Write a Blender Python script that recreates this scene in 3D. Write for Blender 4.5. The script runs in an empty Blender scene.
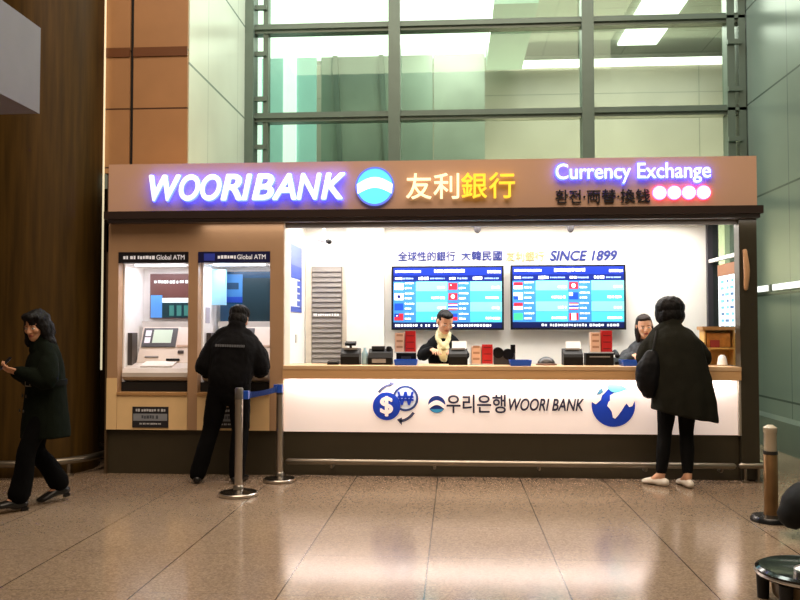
import bpy, bmesh, math, random
from mathutils import Vector, Matrix, noise
random.seed(7)
PI = math.pi
scn = bpy.context.scene
C = scn.collection

# ------------------------------------------------------------------ materials
def lin(h):
    h = h.lstrip('#')
    r = [int(h[i:i+2], 16)/255 for i in (0, 2, 4)]
    return tuple(((c/12.92) if c <= .04045 else ((c+.055)/1.055)**2.4) for c in r) + (1,)

MATS = {}
def mat(name, col, rough=.5, metal=0, emit=0, ecol=None, var=0, vscale=6, bump=0, bscale=60, stretch=None, spec=.5):
    if name in MATS: return MATS[name]
    m = bpy.data.materials.new(name); m.use_nodes = True
    n = m.node_tree.nodes; l = m.node_tree.links
    b = n['Principled BSDF']
    c = lin(col)
    b.inputs['Base Color'].default_value = c
    b.inputs['Roughness'].default_value = rough
    b.inputs['Metallic'].default_value = metal
    b.inputs['Specular IOR Level'].default_value = spec
    if emit:
        b.inputs['Emission Color'].default_value = lin(ecol or col)
        b.inputs['Emission Strength'].default_value = emit
    tc = n.new('ShaderNodeTexCoord'); mp = n.new('ShaderNodeMapping')
    l.new(tc.outputs['Object'], mp.inputs['Vector'])
    if stretch: mp.inputs['Scale'].default_value = stretch
    nz = n.new('ShaderNodeTexNoise'); nz.inputs['Scale'].default_value = vscale; nz.inputs['Detail'].default_value = 4
    l.new(mp.outputs['Vector'], nz.inputs['Vector'])
    rp = n.new('ShaderNodeMapRange')
    rp.inputs['From Min'].default_value = .3; rp.inputs['From Max'].default_value = .7
    rp.inputs['To Min'].default_value = 1-(var or .04); rp.inputs['To Max'].default_value = 1+(var or .04)
    l.new(nz.outputs['Fac'], rp.inputs['Value'])
    mx = n.new('ShaderNodeVectorMath'); mx.operation = 'SCALE'
    mx.inputs[0].default_value = c[:3]
    l.new(rp.outputs['Result'], mx.inputs['Scale'])
    l.new(mx.outputs['Vector'], b.inputs['Base Color'])
    if bump:
        bn = n.new('ShaderNodeTexNoise'); bn.inputs['Scale'].default_value = bscale; bn.inputs['Detail'].default_value = 3
        l.new(mp.outputs['Vector'], bn.inputs['Vector'])
        bp = n.new('ShaderNodeBump'); bp.inputs['Strength'].default_value = bump; bp.inputs['Distance'].default_value = .01
        l.new(bn.outputs['Fac'], bp.inputs['Height']); l.new(bp.outputs['Normal'], b.inputs['Normal'])
    MATS[name] = m
    return m

def math_node(n, l, op, a, b=None):
    x = n.new('ShaderNodeMath'); x.operation = op
    for i, v in enumerate((a, b)):
        if v is None: continue
        if isinstance(v, (int, float)): x.inputs[i].default_value = v
        else: l.new(v, x.inputs[i])
    return x.outputs[0]

def joints_mask(n, l, vec, axes):
    """1 on the joints; axes = [(component, pitch, offset, half width)]"""
    sp = n.new('ShaderNodeSeparateXYZ'); l.new(vec, sp.inputs[0])
    out = None
    for comp, pitch, off, hw in axes:
        v = math_node(n, l, 'ADD', sp.outputs[comp], 50*pitch - off)
        v = math_node(n, l, 'DIVIDE', v, pitch)
        v = math_node(n, l, 'ADD', v, .5)
        v = math_node(n, l, 'FRACT', v)
        v = math_node(n, l, 'SUBTRACT', v, .5)
        v = math_node(n, l, 'ABSOLUTE', v)
        v = math_node(n, l, 'LESS_THAN', v, hw/pitch)
        out = v if out is None else math_node(n, l, 'MAXIMUM', out, v)
    return out

def jointed(name, col, jcol, axes, rough=.3, speck=0, sscale=200, cloud=.08, cscale=1.2, bump=0, spec=.5, cloudstretch=None):
    m = bpy.data.materials.new(name); m.use_nodes = True
    n = m.node_tree.nodes; l = m.node_tree.links; b = n['Principled BSDF']
    tc = n.new('ShaderNodeTexCoord')
    mask = joints_mask(n, l, tc.outputs['Object'], axes)
    mp = n.new('ShaderNodeMapping'); l.new(tc.outputs['Object'], mp.inputs['Vector'])
    if cloudstretch: mp.inputs['Scale'].default_value = cloudstretch
    nz = n.new('ShaderNodeTexNoise'); nz.inputs['Scale'].default_value = cscale; nz.inputs['Detail'].default_value = 3
    l.new(mp.outputs['Vector'], nz.inputs['Vector'])
    f = math_node(n, l, 'MULTIPLY', math_node(n, l, 'SUBTRACT', nz.outputs['Fac'], .5), 4*cloud)
    f = math_node(n, l, 'ADD', f, 1)
    if speck:
        vz = n.new('ShaderNodeTexVoronoi'); vz.inputs['Scale'].default_value = sscale
        l.new(tc.outputs['Object'], vz.inputs['Vector'])
        sp = n.new('ShaderNodeSeparateColor'); l.new(vz.outputs['Color'], sp.inputs[0])
        s = math_node(n, l, 'MULTIPLY', math_node(n, l, 'SUBTRACT', sp.outputs[0], .5), 2*speck)
        f = math_node(n, l, 'ADD', f, s)
    v = n.new('ShaderNodeVectorMath'); v.operation = 'SCALE'; v.inputs[0].default_value = lin(col)[:3]; l.new(f, v.inputs['Scale'])
    mx = n.new('ShaderNodeMix'); mx.data_type = 'RGBA'
    l.new(mask, mx.inputs['Factor']); l.new(v.outputs['Vector'], mx.inputs['A']); mx.inputs['B'].default_value = lin(jcol)
    l.new(mx.outputs['Result'], b.inputs['Base Color'])
    b.inputs['Roughness'].default_value = rough
    b.inputs['Specular IOR Level'].default_value = spec
    if bump:
        bn = n.new('ShaderNodeTexNoise'); bn.inputs['Scale'].default_value = 3; l.new(tc.outputs['Object'], bn.inputs['Vector'])
        bp = n.new('ShaderNodeBump'); bp.inputs['Strength'].default_value = bump; bp.inputs['Distance'].default_value = .02
        l.new(bn.outputs['Fac'], bp.inputs['Height']); l.new(bp.outputs['Normal'], b.inputs['Normal'])
    return m

def glass(name, tint, refl=.1, rough=.02):
    m = bpy.data.materials.new(name); m.use_nodes = True
    n = m.node_tree.nodes; l = m.node_tree.links
    n.remove(n['Principled BSDF'])
    t = n.new('ShaderNodeBsdfTransparent'); t.inputs['Color'].default_value = lin(tint)
    g = n.new('ShaderNodeBsdfGlossy'); g.inputs['Roughness'].default_value = rough
    g.inputs['Color'].default_value = lin('#e6fff2')
    mx = n.new('ShaderNodeMixShader'); mx.inputs[0].default_value = refl
    l.new(t.outputs[0], mx.inputs[1]); l.new(g.outputs[0], mx.inputs[2])
    l.new(mx.outputs[0], n['Material Output'].inputs['Surface'])
    return m

# ------------------------------------------------------------------ mesh helpers
def obj(name, bm, m, parent=None, smooth=False, bevel=0):
    if bevel:
        es = [e for e in bm.edges if len(e.link_faces) == 2 and e.calc_face_angle(0) > .6]
        bmesh.ops.bevel(bm, geom=es, offset=bevel, segments=2, affect='EDGES', clamp_overlap=True)
    bmesh.ops.recalc_face_normals(bm, faces=bm.faces[:])
    me = bpy.data.meshes.new(name); bm.to_mesh(me); bm.free()
    for k in (m if isinstance(m, (list, tuple)) else [m]): me.materials.append(k)
    if smooth:
        for p in me.polygons: p.use_smooth = True
        if smooth != 'all': me.set_sharp_from_angle(angle=.7)
    o = bpy.data.objects.new(name, me); C.objects.link(o)
    if parent: o.parent = parent
    return o

def new(): return bmesh.new()

def box(bm, x0, x1, y0, y1, z0, z1, mi=0):
    vs = [bm.verts.new((x, y, z)) for x in (x0, x1) for y in (y0, y1) for z in (z0, z1)]
    for f in ((0,1,3,2), (4,6,7,5), (0,4,5,1), (2,3,7,6), (0,2,6,4), (1,5,7,3)):
        fc = bm.faces.new([vs[i] for i in f]); fc.material_index = mi
    return bm

def bx(name, dims, m, parent=None, bevel=0):
    return obj(name, box(new(), *dims), m, parent, bevel=bevel)

def prism(bm, prof, axis, a, b, mi=0):
    """profile of 2-D points extruded along 'x' (profile y,z), 'y' (profile x,z) or 'z' (profile x,y)"""
    def p(u, v, w): return {'x': (w, u, v), 'y': (u, w, v), 'z': (u, v, w)}[axis]
    A = [bm.verts.new(p(u, v, a)) for u, v in prof]; B = [bm.verts.new(p(u, v, b)) for u, v in prof]
    n = len(prof)
    for k in range(n):
        f = bm.faces.new((A[k], A[(k+1) % n], B[(k+1) % n], B[k])); f.material_index = mi
    for L in (A, list(reversed(B))):
        f = bm.faces.new(L); f.material_index = mi
    return bm

def lathe(bm, prof, c=(0, 0, 0), N=32, mi=0):
    rings = []
    for r, z in prof:
        rings.append([bm.verts.new((c[0]+r*math.cos(2*PI*k/N), c[1]+r*math.sin(2*PI*k/N), c[2]+z)) for k in range(N)])
    for a, b in zip(rings, rings[1:]):
        for k in range(N):
            f = bm.faces.new((a[k], a[(k+1) % N], b[(k+1) % N], b[k])); f.material_index = mi
    for L in (rings[0], rings[-1]):
        f = bm.faces.new(L); f.material_index = mi
    return bm

def catmull(P, sub):
    out = []
    for i in range(len(P)-1):
        p0 = P[max(i-1, 0)]; p1 = P[i]; p2 = P[i+1]; p3 = P[min(i+2, len(P)-1)]
        for k in range(sub):
            t = k/sub
            out.append(.5*((2*p1)+(p2-p0)*t+(2*p0-5*p1+4*p2-p3)*t*t+(3*p1-p0-3*p2+p3)*t**3))
    out.append(P[-1])
    return out

def tube(bm, pts, rads, N=14, fwd=(0, 1, 0), sub=4, cap=True, mi=0):
    """limb through pts; rads = radius or (sideways, forward) per point"""
    P = [Vector(p) for p in pts]
    R = [Vector((r, r, 0)) if isinstance(r, (int, float)) else Vector((r[0], r[1], 0)) for r in rads]
    P2 = catmull(P, sub); R2 = catmull(R, sub)
    fw = Vector(fwd)
    rings = []
    T = [(P2[min(i+1, len(P2)-1)]-P2[max(i-1, 0)]).normalized() for i in range(len(P2))]
    def ring(c, t, ra, rb):
        a = fw.cross(t)
        if a.length < .05: a = Vector((1, .01, 0)).cross(t)
        a.normalize(); b = t.cross(a).normalized()
        return [c+a*ra*math.cos(2*PI*k/N)+b*rb*math.sin(2*PI*k/N) for k in range(N)]
    L = [(P2[i], T[i], R2[i].x, R2[i].y) for i in range(len(P2))]
    if cap:
        c, t, ra, rb = L[0]; q = min(ra, rb)
        if cap != 'flat': L = [(c-t*q*.9, t, ra*.35, rb*.35), (c-t*q*.6, t, ra*.78, rb*.78)]+L
        c, t, ra, rb = L[-1]; q = min(ra, rb)
        L += [(c+t*q*.6, t, ra*.78, rb*.78), (c+t*q*.9, t, ra*.35, rb*.35)]
    V = [[bm.verts.new(p) for p in ring(*x)] for x in L]
    for a, b in zip(V, V[1:]):
        for k in range(N):
            f = bm.faces.new((a[k], a[(k+1) % N], b[(k+1) % N], b[k])); f.material_index = mi
    for X in (list(reversed(V[0])), V[-1]):
        f = bm.faces.new(X); f.material_index = mi
    return bm

def blob(bm, c, r, rot=None, N=16):
    M = Matrix.Translation(Vector(c)) @ (rot.to_4x4() if rot else Matrix.Identity(4)) @ Matrix.Diagonal((r[0], r[1], r[2], 1))
    bmesh.ops.create_uvsphere(bm, u_segments=N, v_segments=max(8, N*3//4), radius=1, matrix=M)
    return bm

def quad(bm, x0, z0, x1, z1, y, mi=0):
    f = bm.faces.new([bm.verts.new(p) for p in ((x0, y, z0), (x1, y, z0), (x1, y, z1), (x0, y, z1))]); f.material_index = mi

def poly(bm, pts, y, th=.002, mi=0):
    """flat shape facing -y, th thick"""
    prism(bm, pts, 'y', y, y+th, mi)

def disc_pts(cx, cz, r, N=40, a0=0, a1=2*PI):
    return [(cx+r*math.cos(a0+(a1-a0)*k/N), cz+r*math.sin(a0+(a1-a0)*k/N)) for k in range(N if a1-a0 > 6.28 else N+1)]

def ring_arc(bm, cx, cz, r0, r1, a0, a1, y, th=.002, N=24, mi=0):
    prev = None
    for k in range(N):
        A = a0+(a1-a0)*k/N; B = a0+(a1-a0)*(k+1)/N
        q = [(cx+r0*math.cos(A), cz+r0*math.sin(A)), (cx+r1*math.cos(A), cz+r1*math.sin(A)),
             (cx+r1*math.cos(B), cz+r1*math.sin(B)), (cx+r0*math.cos(B), cz+r0*math.sin(B))]
        prism(bm, q, 'y', y, y+th, mi)

def text_bm(body, x0, z0, x1, z1, y, depth=.004, shear=0, bold=0, grow=0, bm=None, mi=0, space=1):
    """lettering facing -y fitted to a box; grow widens it all round"""
    cu = bpy.data.curves.new('lettering', 'FONT'); cu.body = body; cu.shear = shear; cu.extrude = .5
    cu.space_character = space
    o = bpy.data.objects.new('lettering', cu); C.objects.link(o)
    dg = bpy.context.evaluated_depsgraph_get()
    me = bpy.data.meshes.new_from_object(o.evaluated_get(dg))
    bpy.data.objects.remove(o)
    xs = [v.co.x for v in me.vertices]; ys = [v.co.y for v in me.vertices]
    ax, bx_, ay, by = min(xs), max(xs), min(ys), max(ys)
    x0 -= grow; x1 += grow; z0 -= grow; z1 += grow
    for v in me.vertices:
        u, w, d = v.co
        v.co = (x0+(u-ax)/(bx_-ax)*(x1-x0), y-(d+.5)*depth, z0+(w-ay)/(by-ay)*(z1-z0))
    bm = bm or new()
    k0 = len(bm.faces)
    bm.from_mesh(me)
    if bold:
        f_ = bold*.62*(z1-z0)/(by-ay); fx = bold*.62*(x1-x0)/(bx_-ax)
        base = [v.co.copy() for v in me.vertices]
        for i_, (du, dv) in enumerate(((-1, 0), (1, 0), (0, -1), (0, 1), (-.7, -.7), (.7, -.7), (-.7, .7), (.7, .7))):
            for v, c0 in zip(me.vertices, base): v.co = (c0.x+du*fx, c0.y+(i_+1)*.00002, c0.z+dv*f_)
            bm.from_mesh(me)
    bpy.data.meshes.remove(me)
    bm.faces.ensure_lookup_table()
    for f in bm.faces[k0:]: f.material_index = mi
    return bm

def text(name, body, x0, z0, x1, z1, y, m, parent, **k):
    return obj(name, text_bm(body, x0, z0, x1, z1, y, **k), m, parent)

def dashes(bm, x0, x1, z0, z1, y, mi=0, seed=0, gap=.25, w=1.0, th=.001):
    """a line of print too small to read"""
    r = random.Random(seed); x = x0; h = z1-z0
    while x < x1-.2*h:
        a = min(h*w*r.uniform(.45, .9), x1-x)
        box(bm, x, x+a, y-th, y, z0+h*r.uniform(0, .15), z1-h*r.uniform(0, .15), mi)
        x += a+h*gap*(1 if r.random() < .8 else 3)

def thing(name, label, cat, loc=(0, 0, 0), rz=0, group=None):
    o = bpy.data.objects.new(name, None); C.objects.link(o)
    o.empty_display_size = .1
    o.location = loc; o.rotation_euler = (0, 0, rz); o['label'] = label; o['category'] = cat
    if group: o['group'] = group
    return o

def tag(o, label, cat, group=None):
    o['label'] = label; o['category'] = cat
    if group: o['group'] = group
    return o

def struct(o, label=None):
    o['kind'] = 'structure'
    if label: o['label'] = label
    return o

def dup(root, loc, label, rz=None, group=None):
    r = root.copy(); C.objects.link(r); r.location = loc; r['label'] = label
    if rz is not None: r.rotation_euler = (0, 0, rz)
    if group: r['group'] = group
    for ch in list(root.children):
        c = ch.copy(); C.objects.link(c); c.parent = r
        for g in list(ch.children):
            d = g.copy(); C.objects.link(d); d.parent = c
    return r

# ------------------------------------------------------------------ palette
TAN = mat('tan_laminate', '#b3906f', .45, var=.03)
TANSIGN = mat('tan_sign_metal', '#cda68c', .5, var=.03, vscale=2)
TANWARM = mat('warm_beige_panel', '#f2d09a', .4, var=.03)
DARKB = mat('dark_olive_metal', '#3a3226', .4, var=.05)
PLINTH = mat('plinth_laminate', '#37301f', .5, var=.06)
LEDGE = mat('ledge_metal', '#2e211d', .35)
WHITE = mat('white_laminate', '#f2f0ec', .5, var=.02)
WHITEW = mat('white_wall_paint', '#f0eee8', .7, var=.02)
CREAM = mat('atm_plastic', '#e6d8cc', .4, var=.02)
GREY = mat('grey_plastic', '#8d8a88', .45)
BLACK = mat('black_plastic', '#08080a', .5, spec=.25)
BLACKM = mat('black_matte', '#0d0d0f', .7)
STEEL = mat('brushed_steel', '#c3bcb2', .28, metal=1, var=.05)
STEELD = mat('dull_steel', '#8f8779', .4, metal=1, var=.05)
BLUE = mat('blue_plastic', '#1b4fb8', .4)
BELT = mat('blue_belt_webbing', '#2452a8', .6, bump=.2, bscale=300)
RED = mat('red_paper', '#c21e22', .5)
PINK = mat('pink_paper', '#e9c3ab', .6)
PAPER = mat('white_paper', '#f3f3f3', .7)
NAVY = mat('navy_print', '#1b2a78', .5)
DKPRINT = mat('dark_print', '#23243c', .5)
BEIGEPRINT = mat('pale_beige_print', '#b0a070', .5)
LOGOBLUE = mat('logo_blue', '#1240c0', .45)
LOGOCYAN = mat('logo_pale_blue', '#6fcfe6', .45)
LITWHITE = mat('lit_white_face', '#ffffff', .4, emit=1.05, ecol='#e4f6ff')
HALO = mat('blue_halo_led', '#3838ff', .4, emit=9, ecol='#3444ff')
HALOP = mat('pink_halo_led', '#ff4090', .4, emit=5.0, ecol='#ff4a80')
LITYEL = mat('lit_yellow_face', '#ffe04a', .4, emit=.75, ecol='#ffd83a')
LITCREAM = mat('lit_cream_face', '#fff4d0', .4, emit=.95, ecol='#fff0c4')
LITCYAN = mat('lit_cyan_face', '#62e4ee', .4, emit=.85, ecol='#5fe0f0')
LED = mat('led_white', '#ffffff', .4, emit=5, ecol='#fff6ea')

# ------------------------------------------------------------------ setting
floor_m = jointed('granite_floor', '#8a7764', '#40342a', [(0, .79, -.17, .0045), (1, .79, 5.24, .0016)], rough=.15, speck=.28, sscale=95, cloud=.07, cscale=1.3, bump=.004)
struct(bx('floor', (-9, 9, -3, 11.2, -.1, 0), floor_m), 'polished tan granite floor in large square slabs')

glass_wall_m = jointed('green_glass_cladding', '#707d75', '#414d47', [(2, 1.27, 3.13, .012), (1, 1.3, 9.75, .006)], rough=.25, cloud=.16, cscale=.5, spec=.4)
wl_m = jointed('pale_glass_cladding', '#d9e0d0', '#7d8c80', [(2, 1.27, 4.33, .014), (1, 1.3, 9.35, .004)], rough=.25, cloud=.14, cscale=.6, spec=.6)
struct(bx('wall_right', (3.87, 4.05, 2.0, 11.3, 0, 9), glass_wall_m), 'grey green glass clad side wall right of the kiosk')
bm = new()
prism(bm, [(8.66, 3.13), (9.42, 3.13), (9.42, 0), (11.3, 0), (11.3, 9), (8.66, 9)], 'x', -3.03, -2.88)
struct(obj('wall_left', bm, wl_m), 'pale green glass clad side wall above the cash machines')
tile_m = jointed('brown_stone_tile', '#ab8058', '#4b2c18', [(2, .64, 3.83, .009)], rough=.4, cloud=.1, cscale=2)
bm = new()
box(bm, -3.80, -3.525, 8.62, 8.65, 3.13, 9); box(bm, -3.485, -2.885, 8.62, 8.65, 3.13, 9)
box(bm, -3.80, -3.04, 8.66, 8.72, 3.13, 9, 1)
struct(obj('wall_front', bm, [tile_m, BLACKM]), 'brown stone tiled wall above the left end of the kiosk')
bm = new(); box(bm, -3.80, -3.525, 8.605, 8.62, 4.40, 4.50); box(bm, -3.485, -2.885, 8.605, 8.62, 4.40, 4.50)
struct(obj('trim_1', bm, mat('brown_band', '#6d4325', .4)), 'dark brown band across the stone tiles')
# bright vertical strip between the column and the kiosk, its glow added
struct(bx('trim_2', (-3.90, -3.79, 8.56, 8.61, 1.0, 9), mat('glow_trim', '#fff2cf', .4, emit=.7, ecol='#ffeec4')), 'bright cream vertical strip beside the brown column')
struct(bx('wall_back', (-9, -3.0, 9.42, 9.55, 0, 3.1), mat('dark_back_wall', '#4a3320', .5)))
# right wall skirting ledge
bm = new(); prism(bm, [(3.80, 0), (3.87, 0), (3.87, .40), (3.80, .36)], 'y', 2.0, 11.2)
struct(obj('baseboard_right', bm, mat('grey_green_base', '#59655e', .35)))

# curtain wall of the atrium
win = struct(thing('window_1', 'tall green tinted curtain wall window above the kiosk', 'window'))
del win['category']
FRAME = mat('window_frame_metal', '#65746b', .35, metal=.2, var=.05)
bm = new()
for x0, x1, d in ((-2.88, -2.76, .2), (-.90, -.74, .16), (1.71, 1.87, .16), (3.62, 3.72, .14), (3.77, 3.86, .14)):
    box(bm, x0, x1, 11.2-d, 11.26, 0, 9)
for x0, x1 in ((-2.65, -2.58), ):
    box(bm, x0, x1, 11.12, 11.26, 0, 9)
for z in (.6, 1.85, 3.1, 4.36, 5.6, 6.85, 8.1):
    box(bm, -2.84, 3.86, 11.10, 11.26, z-.065, z+.065)
    box(bm, -2.84, 3.86, 11.06, 11.10, z-.02, z+.02)
for z in (3.3, 3.95, 4.62, 5.25, 5.9):
    box(bm, -2.79, -2.6, 11.08, 11.14, z-.03, z+.03); box(bm, 3.62, 3.8, 11.02, 11.08, z-.03, z+.03)
obj('window_frame', bm, FRAME, win)
bm = new(); box(bm, -2.8, 3.84, 11.215, 11.225, 0, 9)
obj('window_glass', bm, glass('green_tint_glass', '#ebf5ee', .04), win)

# hall beyond the window
hall_m = jointed('hall_wall_panels', '#b0aa9a', '#8d8a7c', [(0, 2.2, .3, .01), (2, 2.4, 3.6, .008)], rough=.3, cloud=.2, cscale=.55, bump=.1)
struct(bx('wall_far', (-11, 12, 16.0, 16.2, -.1, 6.66), hall_m), 'grey green panelled wall of the hall beyond the window')
struct(bx('floor_far', (-11, 12, 11.3, 16.0, -.1, 0), mat('far_floor', '#8a8074', .3)))
struct(bx('ceiling', (-11, 12, 11.3, 17.2, 7.05, 7.2), jointed('hall_ceiling', '#b5bcae', '#8d978b', [(0, 1.6, .2, .01), (1, 1.2, 12, .01)], rough=.5)), 'ceiling of the hall beyond the window')
struct(bx('wall_far_upper', (-11, 12, 16.9, 17.1, 6.6, 7.1), WHITEW))
GLOW = mat('far_light_panel', '#ffffff', .5, emit=2.2, ecol='#fffdf2')
GLOWS = mat('far_ceiling_panel', '#ffffff', .5, emit=1.6, ecol='#f6fff4')
tag(bx('cove_light', (1.1, 5.2, 15.93, 15.99, 6.52, 6.66), GLOW), 'white horizontal light cove along the top of the far hall wall', 'light')
tag(bx('ceiling_light_strip', (3.2, 3.95, 12.0, 16.2, 7.0, 7.05), GLOW), 'long white ceiling light panel slanting away beyond the right window panes', 'light')
tag(bx('luminous_ceiling_panel', (-7.5, .85, 11.6, 16.7, 6.99, 7.05), GLOWS), 'large glowing white ceiling panel beyond the left window panes', 'light')
tag(bx('hanging_light_box', (.60, 1.28, 12.4, 15.6, 6.38, 6.7), mat('teal_box', '#a9c9b8', .4, emit=.12, ecol='#b8d8c8')), 'teal edged light box hanging beyond the middle window pane', 'light box')
t = thing('glass_partition', 'pale teal glass partition with a white post beyond the left window pane', 'partition', (0, 0, 0))
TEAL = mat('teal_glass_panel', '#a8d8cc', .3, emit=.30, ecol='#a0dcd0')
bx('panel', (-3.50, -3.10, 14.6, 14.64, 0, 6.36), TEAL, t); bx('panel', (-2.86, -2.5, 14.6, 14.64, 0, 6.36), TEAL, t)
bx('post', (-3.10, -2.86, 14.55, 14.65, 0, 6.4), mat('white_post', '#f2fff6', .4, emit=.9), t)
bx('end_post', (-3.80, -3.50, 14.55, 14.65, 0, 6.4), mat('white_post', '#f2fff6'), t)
t = thing('dark_glass_screen', 'dark grey green glass screen with slanting posts beyond the window', 'screen')
DG = mat('dark_green_glass', '#8b9a8c', .25, var=.22, vscale=.9)
bx('panel', (-2.46, -.4, 14.9, 14.95, 0, 6.46), DG, t); bx('panel', (-.38, .55, 14.9, 14.95, 0, 6.46), mat('grey_green_glass', '#9aa394', .3, var=.2, vscale=.9), t)
for x in (-1.9, -1.05):
    bm = new(); prism(bm, [(x, 0), (x+.09, 0), (x-.25, 6.46), (x-.34, 6.46)], 'y', 14.82, 14.9)
    obj('post', bm, mat('screen_post', '#67776c', .3), t)

# ------------------------------------------------------------------ round column with its ring rail
col_m = mat('dark_wood_veneer', '#443110', .5, spec=.2, var=.35, vscale=3, stretch=(6, 6, .35))
bm = lathe(new(), [(.60, 0), (.60, 9)], (0, 0, 0), 64)
o = obj('column', bm, col_m, None, smooth=True); o.location = (-4.33, 8.30, 0)
struct(o, 'round column clad in dark brown wood left of the cash machines')
t = thing('ring_rail', 'curved steel bumper rail around the foot of the brown column', 'rail', (-4.33, 8.30, 0))
bm = new(); N = 64; M = 10; vs = []
for i in range(N):
    a = 2*PI*i/N
    vs.append([bm.verts.new(((.70+.035*math.cos(2*PI*j/M))*math.cos(a), (.70+.035*math.cos(2*PI*j/M))*math.sin(a), .15+.035*math.sin(2*PI*j/M))) for j in range(M)])
for i in range(N):
    for j in range(M): bm.faces.new((vs[i][j], vs[(i+1) % N][j], vs[(i+1) % N][(j+1) % M], vs[i][(j+1) % M]))
obj('rail', bm, STEELD, t, smooth='all')
for k in range(6):
    a = 2*PI*(k+.35)/6
    bm = lathe(new(), [(.05, 0), (.05, .02), (.02, .03), (.02, .13)], (.70*math.cos(a), .70*math.sin(a), 0), 14)
    obj('rail_foot', bm, STEELD, t, smooth=True)

# hanging sign box, top left
t = thing('hanging_sign_box', 'grey hanging sign box seen from below at the upper left', 'sign', (0, 0, 0))
bx('casing', (-4.3, -2.63, 2.6, 5.0, 2.81, 3.36), mat('sign_box_grey', '#7c7885', .5), t, bevel=.006)
for y in (3.0, 4.6):
    for x in (-4.0, -2.95):
        obj('hanger_rod', lathe(new(), [(.012, 3.36), (.012, 9)], (x, y, 0), 10), STEELD, t, smooth=True)

# ------------------------------------------------------------------ the kiosk shell
k = thing('bank_kiosk', 'tan bank kiosk body with pillars and a white interior', 'kiosk', (0, 0, 0))
bx('roof', (-3.47, 2.85, 8.0, 9.42, 3.0, 3.09), TAN, k)
bx('upper_panel', (-3.49, -1.69, 8.0, 8.06, 2.21, 2.52), TAN, k)
bx('left_side_panel', (-3.49, -3.47, 8.0, 9.42, 0, 3.0), mat('dark_side', '#4a3a26', .5), k)
bx('pillar', (-3.47, -3.365, 8.0, 8.12, .44, 2.21), TAN, k, bevel=.004)
bx('pillar', (-2.65, -2.552, 8.0, 8.12, .44, 2.21), TAN, k, bevel=.004)
bx('pillar', (-1.825, -1.69, 8.0, 8.12, .44, 2.21), TAN, k, bevel=.004)
bx('corner_post', (2.705, 2.87, 8.0, 8.14, .02, 2.52), mat('post_metal', '#332d20', .35, var=.05), k, bevel=.004)
bx('post_trim', (2.685, 2.705, 8.0, 8.06, .43, .95), mat('pale_trim', '#8f877a', .4), k)
bm = new(); tube(bm, [(2.76, 7.99, 1.82), (2.765, 7.975, 2.0), (2.755, 7.99, 2.19)], [(.02, .012), (.03, .016), (.02, .012)], 10, fwd=(0, -1, 0))
obj('curved_tan_plate', bm, mat('tan_plate', '#c79a72', .4), k, smooth='all')  # small curved plate added for the tan patch on the post
bx('base_plinth', (-3.48, -1.69, 8.04, 8.6, 0, .435), PLINTH, k)
bx('partition_wall', (-1.79, -1.72, 8.12, 9.36, 0, 3.0), WHITEW, k)
bx('back_wall', (-3.47, 2.79, 9.32, 9.42, 0, 3.0), WHITEW, k)
bx('inner_ceiling', (-1.72, 2.85, 8.06, 9.32, 2.60, 2.64), WHITEW, k)
bx('head_beam', (-1.70, 2.85, 8.06, 8.12, 2.45, 2.60), mat('beam_grey', '#6a625e', .4), k)
bx('left_jamb', (-1.72, -1.685, 8.02, 8.3, 1.08, 2.52), mat('pale_jamb', '#cfcabf', .5), k)
bx('rear_mullion', (2.79, 2.91, 9.26, 9.42, 0, 3.0), mat('mullion_dark', '#35323a', .4), k)
bm = new(); box(bm, 2.845, 2.855, 8.14, 9.26, 1.08, 2.6)
obj('side_glass', bm, glass('clear_glass', '#eef6f2', .06), k)
bx('side_glass_rail', (2.80, 2.845, 8.14, 9.26, 2.17, 2.205), WHITE, k)
bx('lower_side_panel', (2.82, 2.87, 8.14, 9.26, 0, 1.08), DARKB, k)
o = bx('pilaster', (-1.22, -.80, 9.2, 9.32, 0, 2.6), WHITEW, k)
bx('light_strip', (-1.66, 2.6, 8.14, 8.19, 2.56, 2.598), LED, k)
# canopy ledge under the sign
bx('canopy_ledge', (-3.455, 2.88, 7.84, 7.969, 2.525, 2.598), LEDGE, k, bevel=.006)
bx('canopy_soffit', (-3.44, 2.87, 7.90, 7.999, 2.49, 2.525), mat('soffit', '#5d5558', .4), k)

# ------------------------------------------------------------------ signboard
s = thing('bank_signboard', 'long tan illuminated bank signboard across the top of the kiosk', 'sign', (0, 0, 0))
bx('backboard', (-3.465, 2.868, 7.97, 7.999, 2.60, 3.09), TANSIGN, s)
LX = [('W', 152.5, 182.5), ('O', 182.5, 202), ('O', 203.8, 223.3), ('R', 224.5, 244), ('I', 245.5, 253.5), ('B', 255.5, 275.5), ('A', 275.5, 297.5), ('N', 299.5, 322), ('K', 323.5, 345.5)]
for ch, p0, p1 in LX:
    xa, xb = -3.038+(p0-150)*.010056, -3.038+(p1-150)*.010056
    tx = obj('lettering', text_bm(ch, xa, 2.714, xb, 2.956, 7.905, depth=.02, shear=.22, bold=.04), LITWHITE, s)
    obj('halo_backing', text_bm(ch, xa, 2.714, xb, 2.956, 7.935, depth=.02, shear=.22, bold=.05, grow=.004), HALO, tx)
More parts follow.
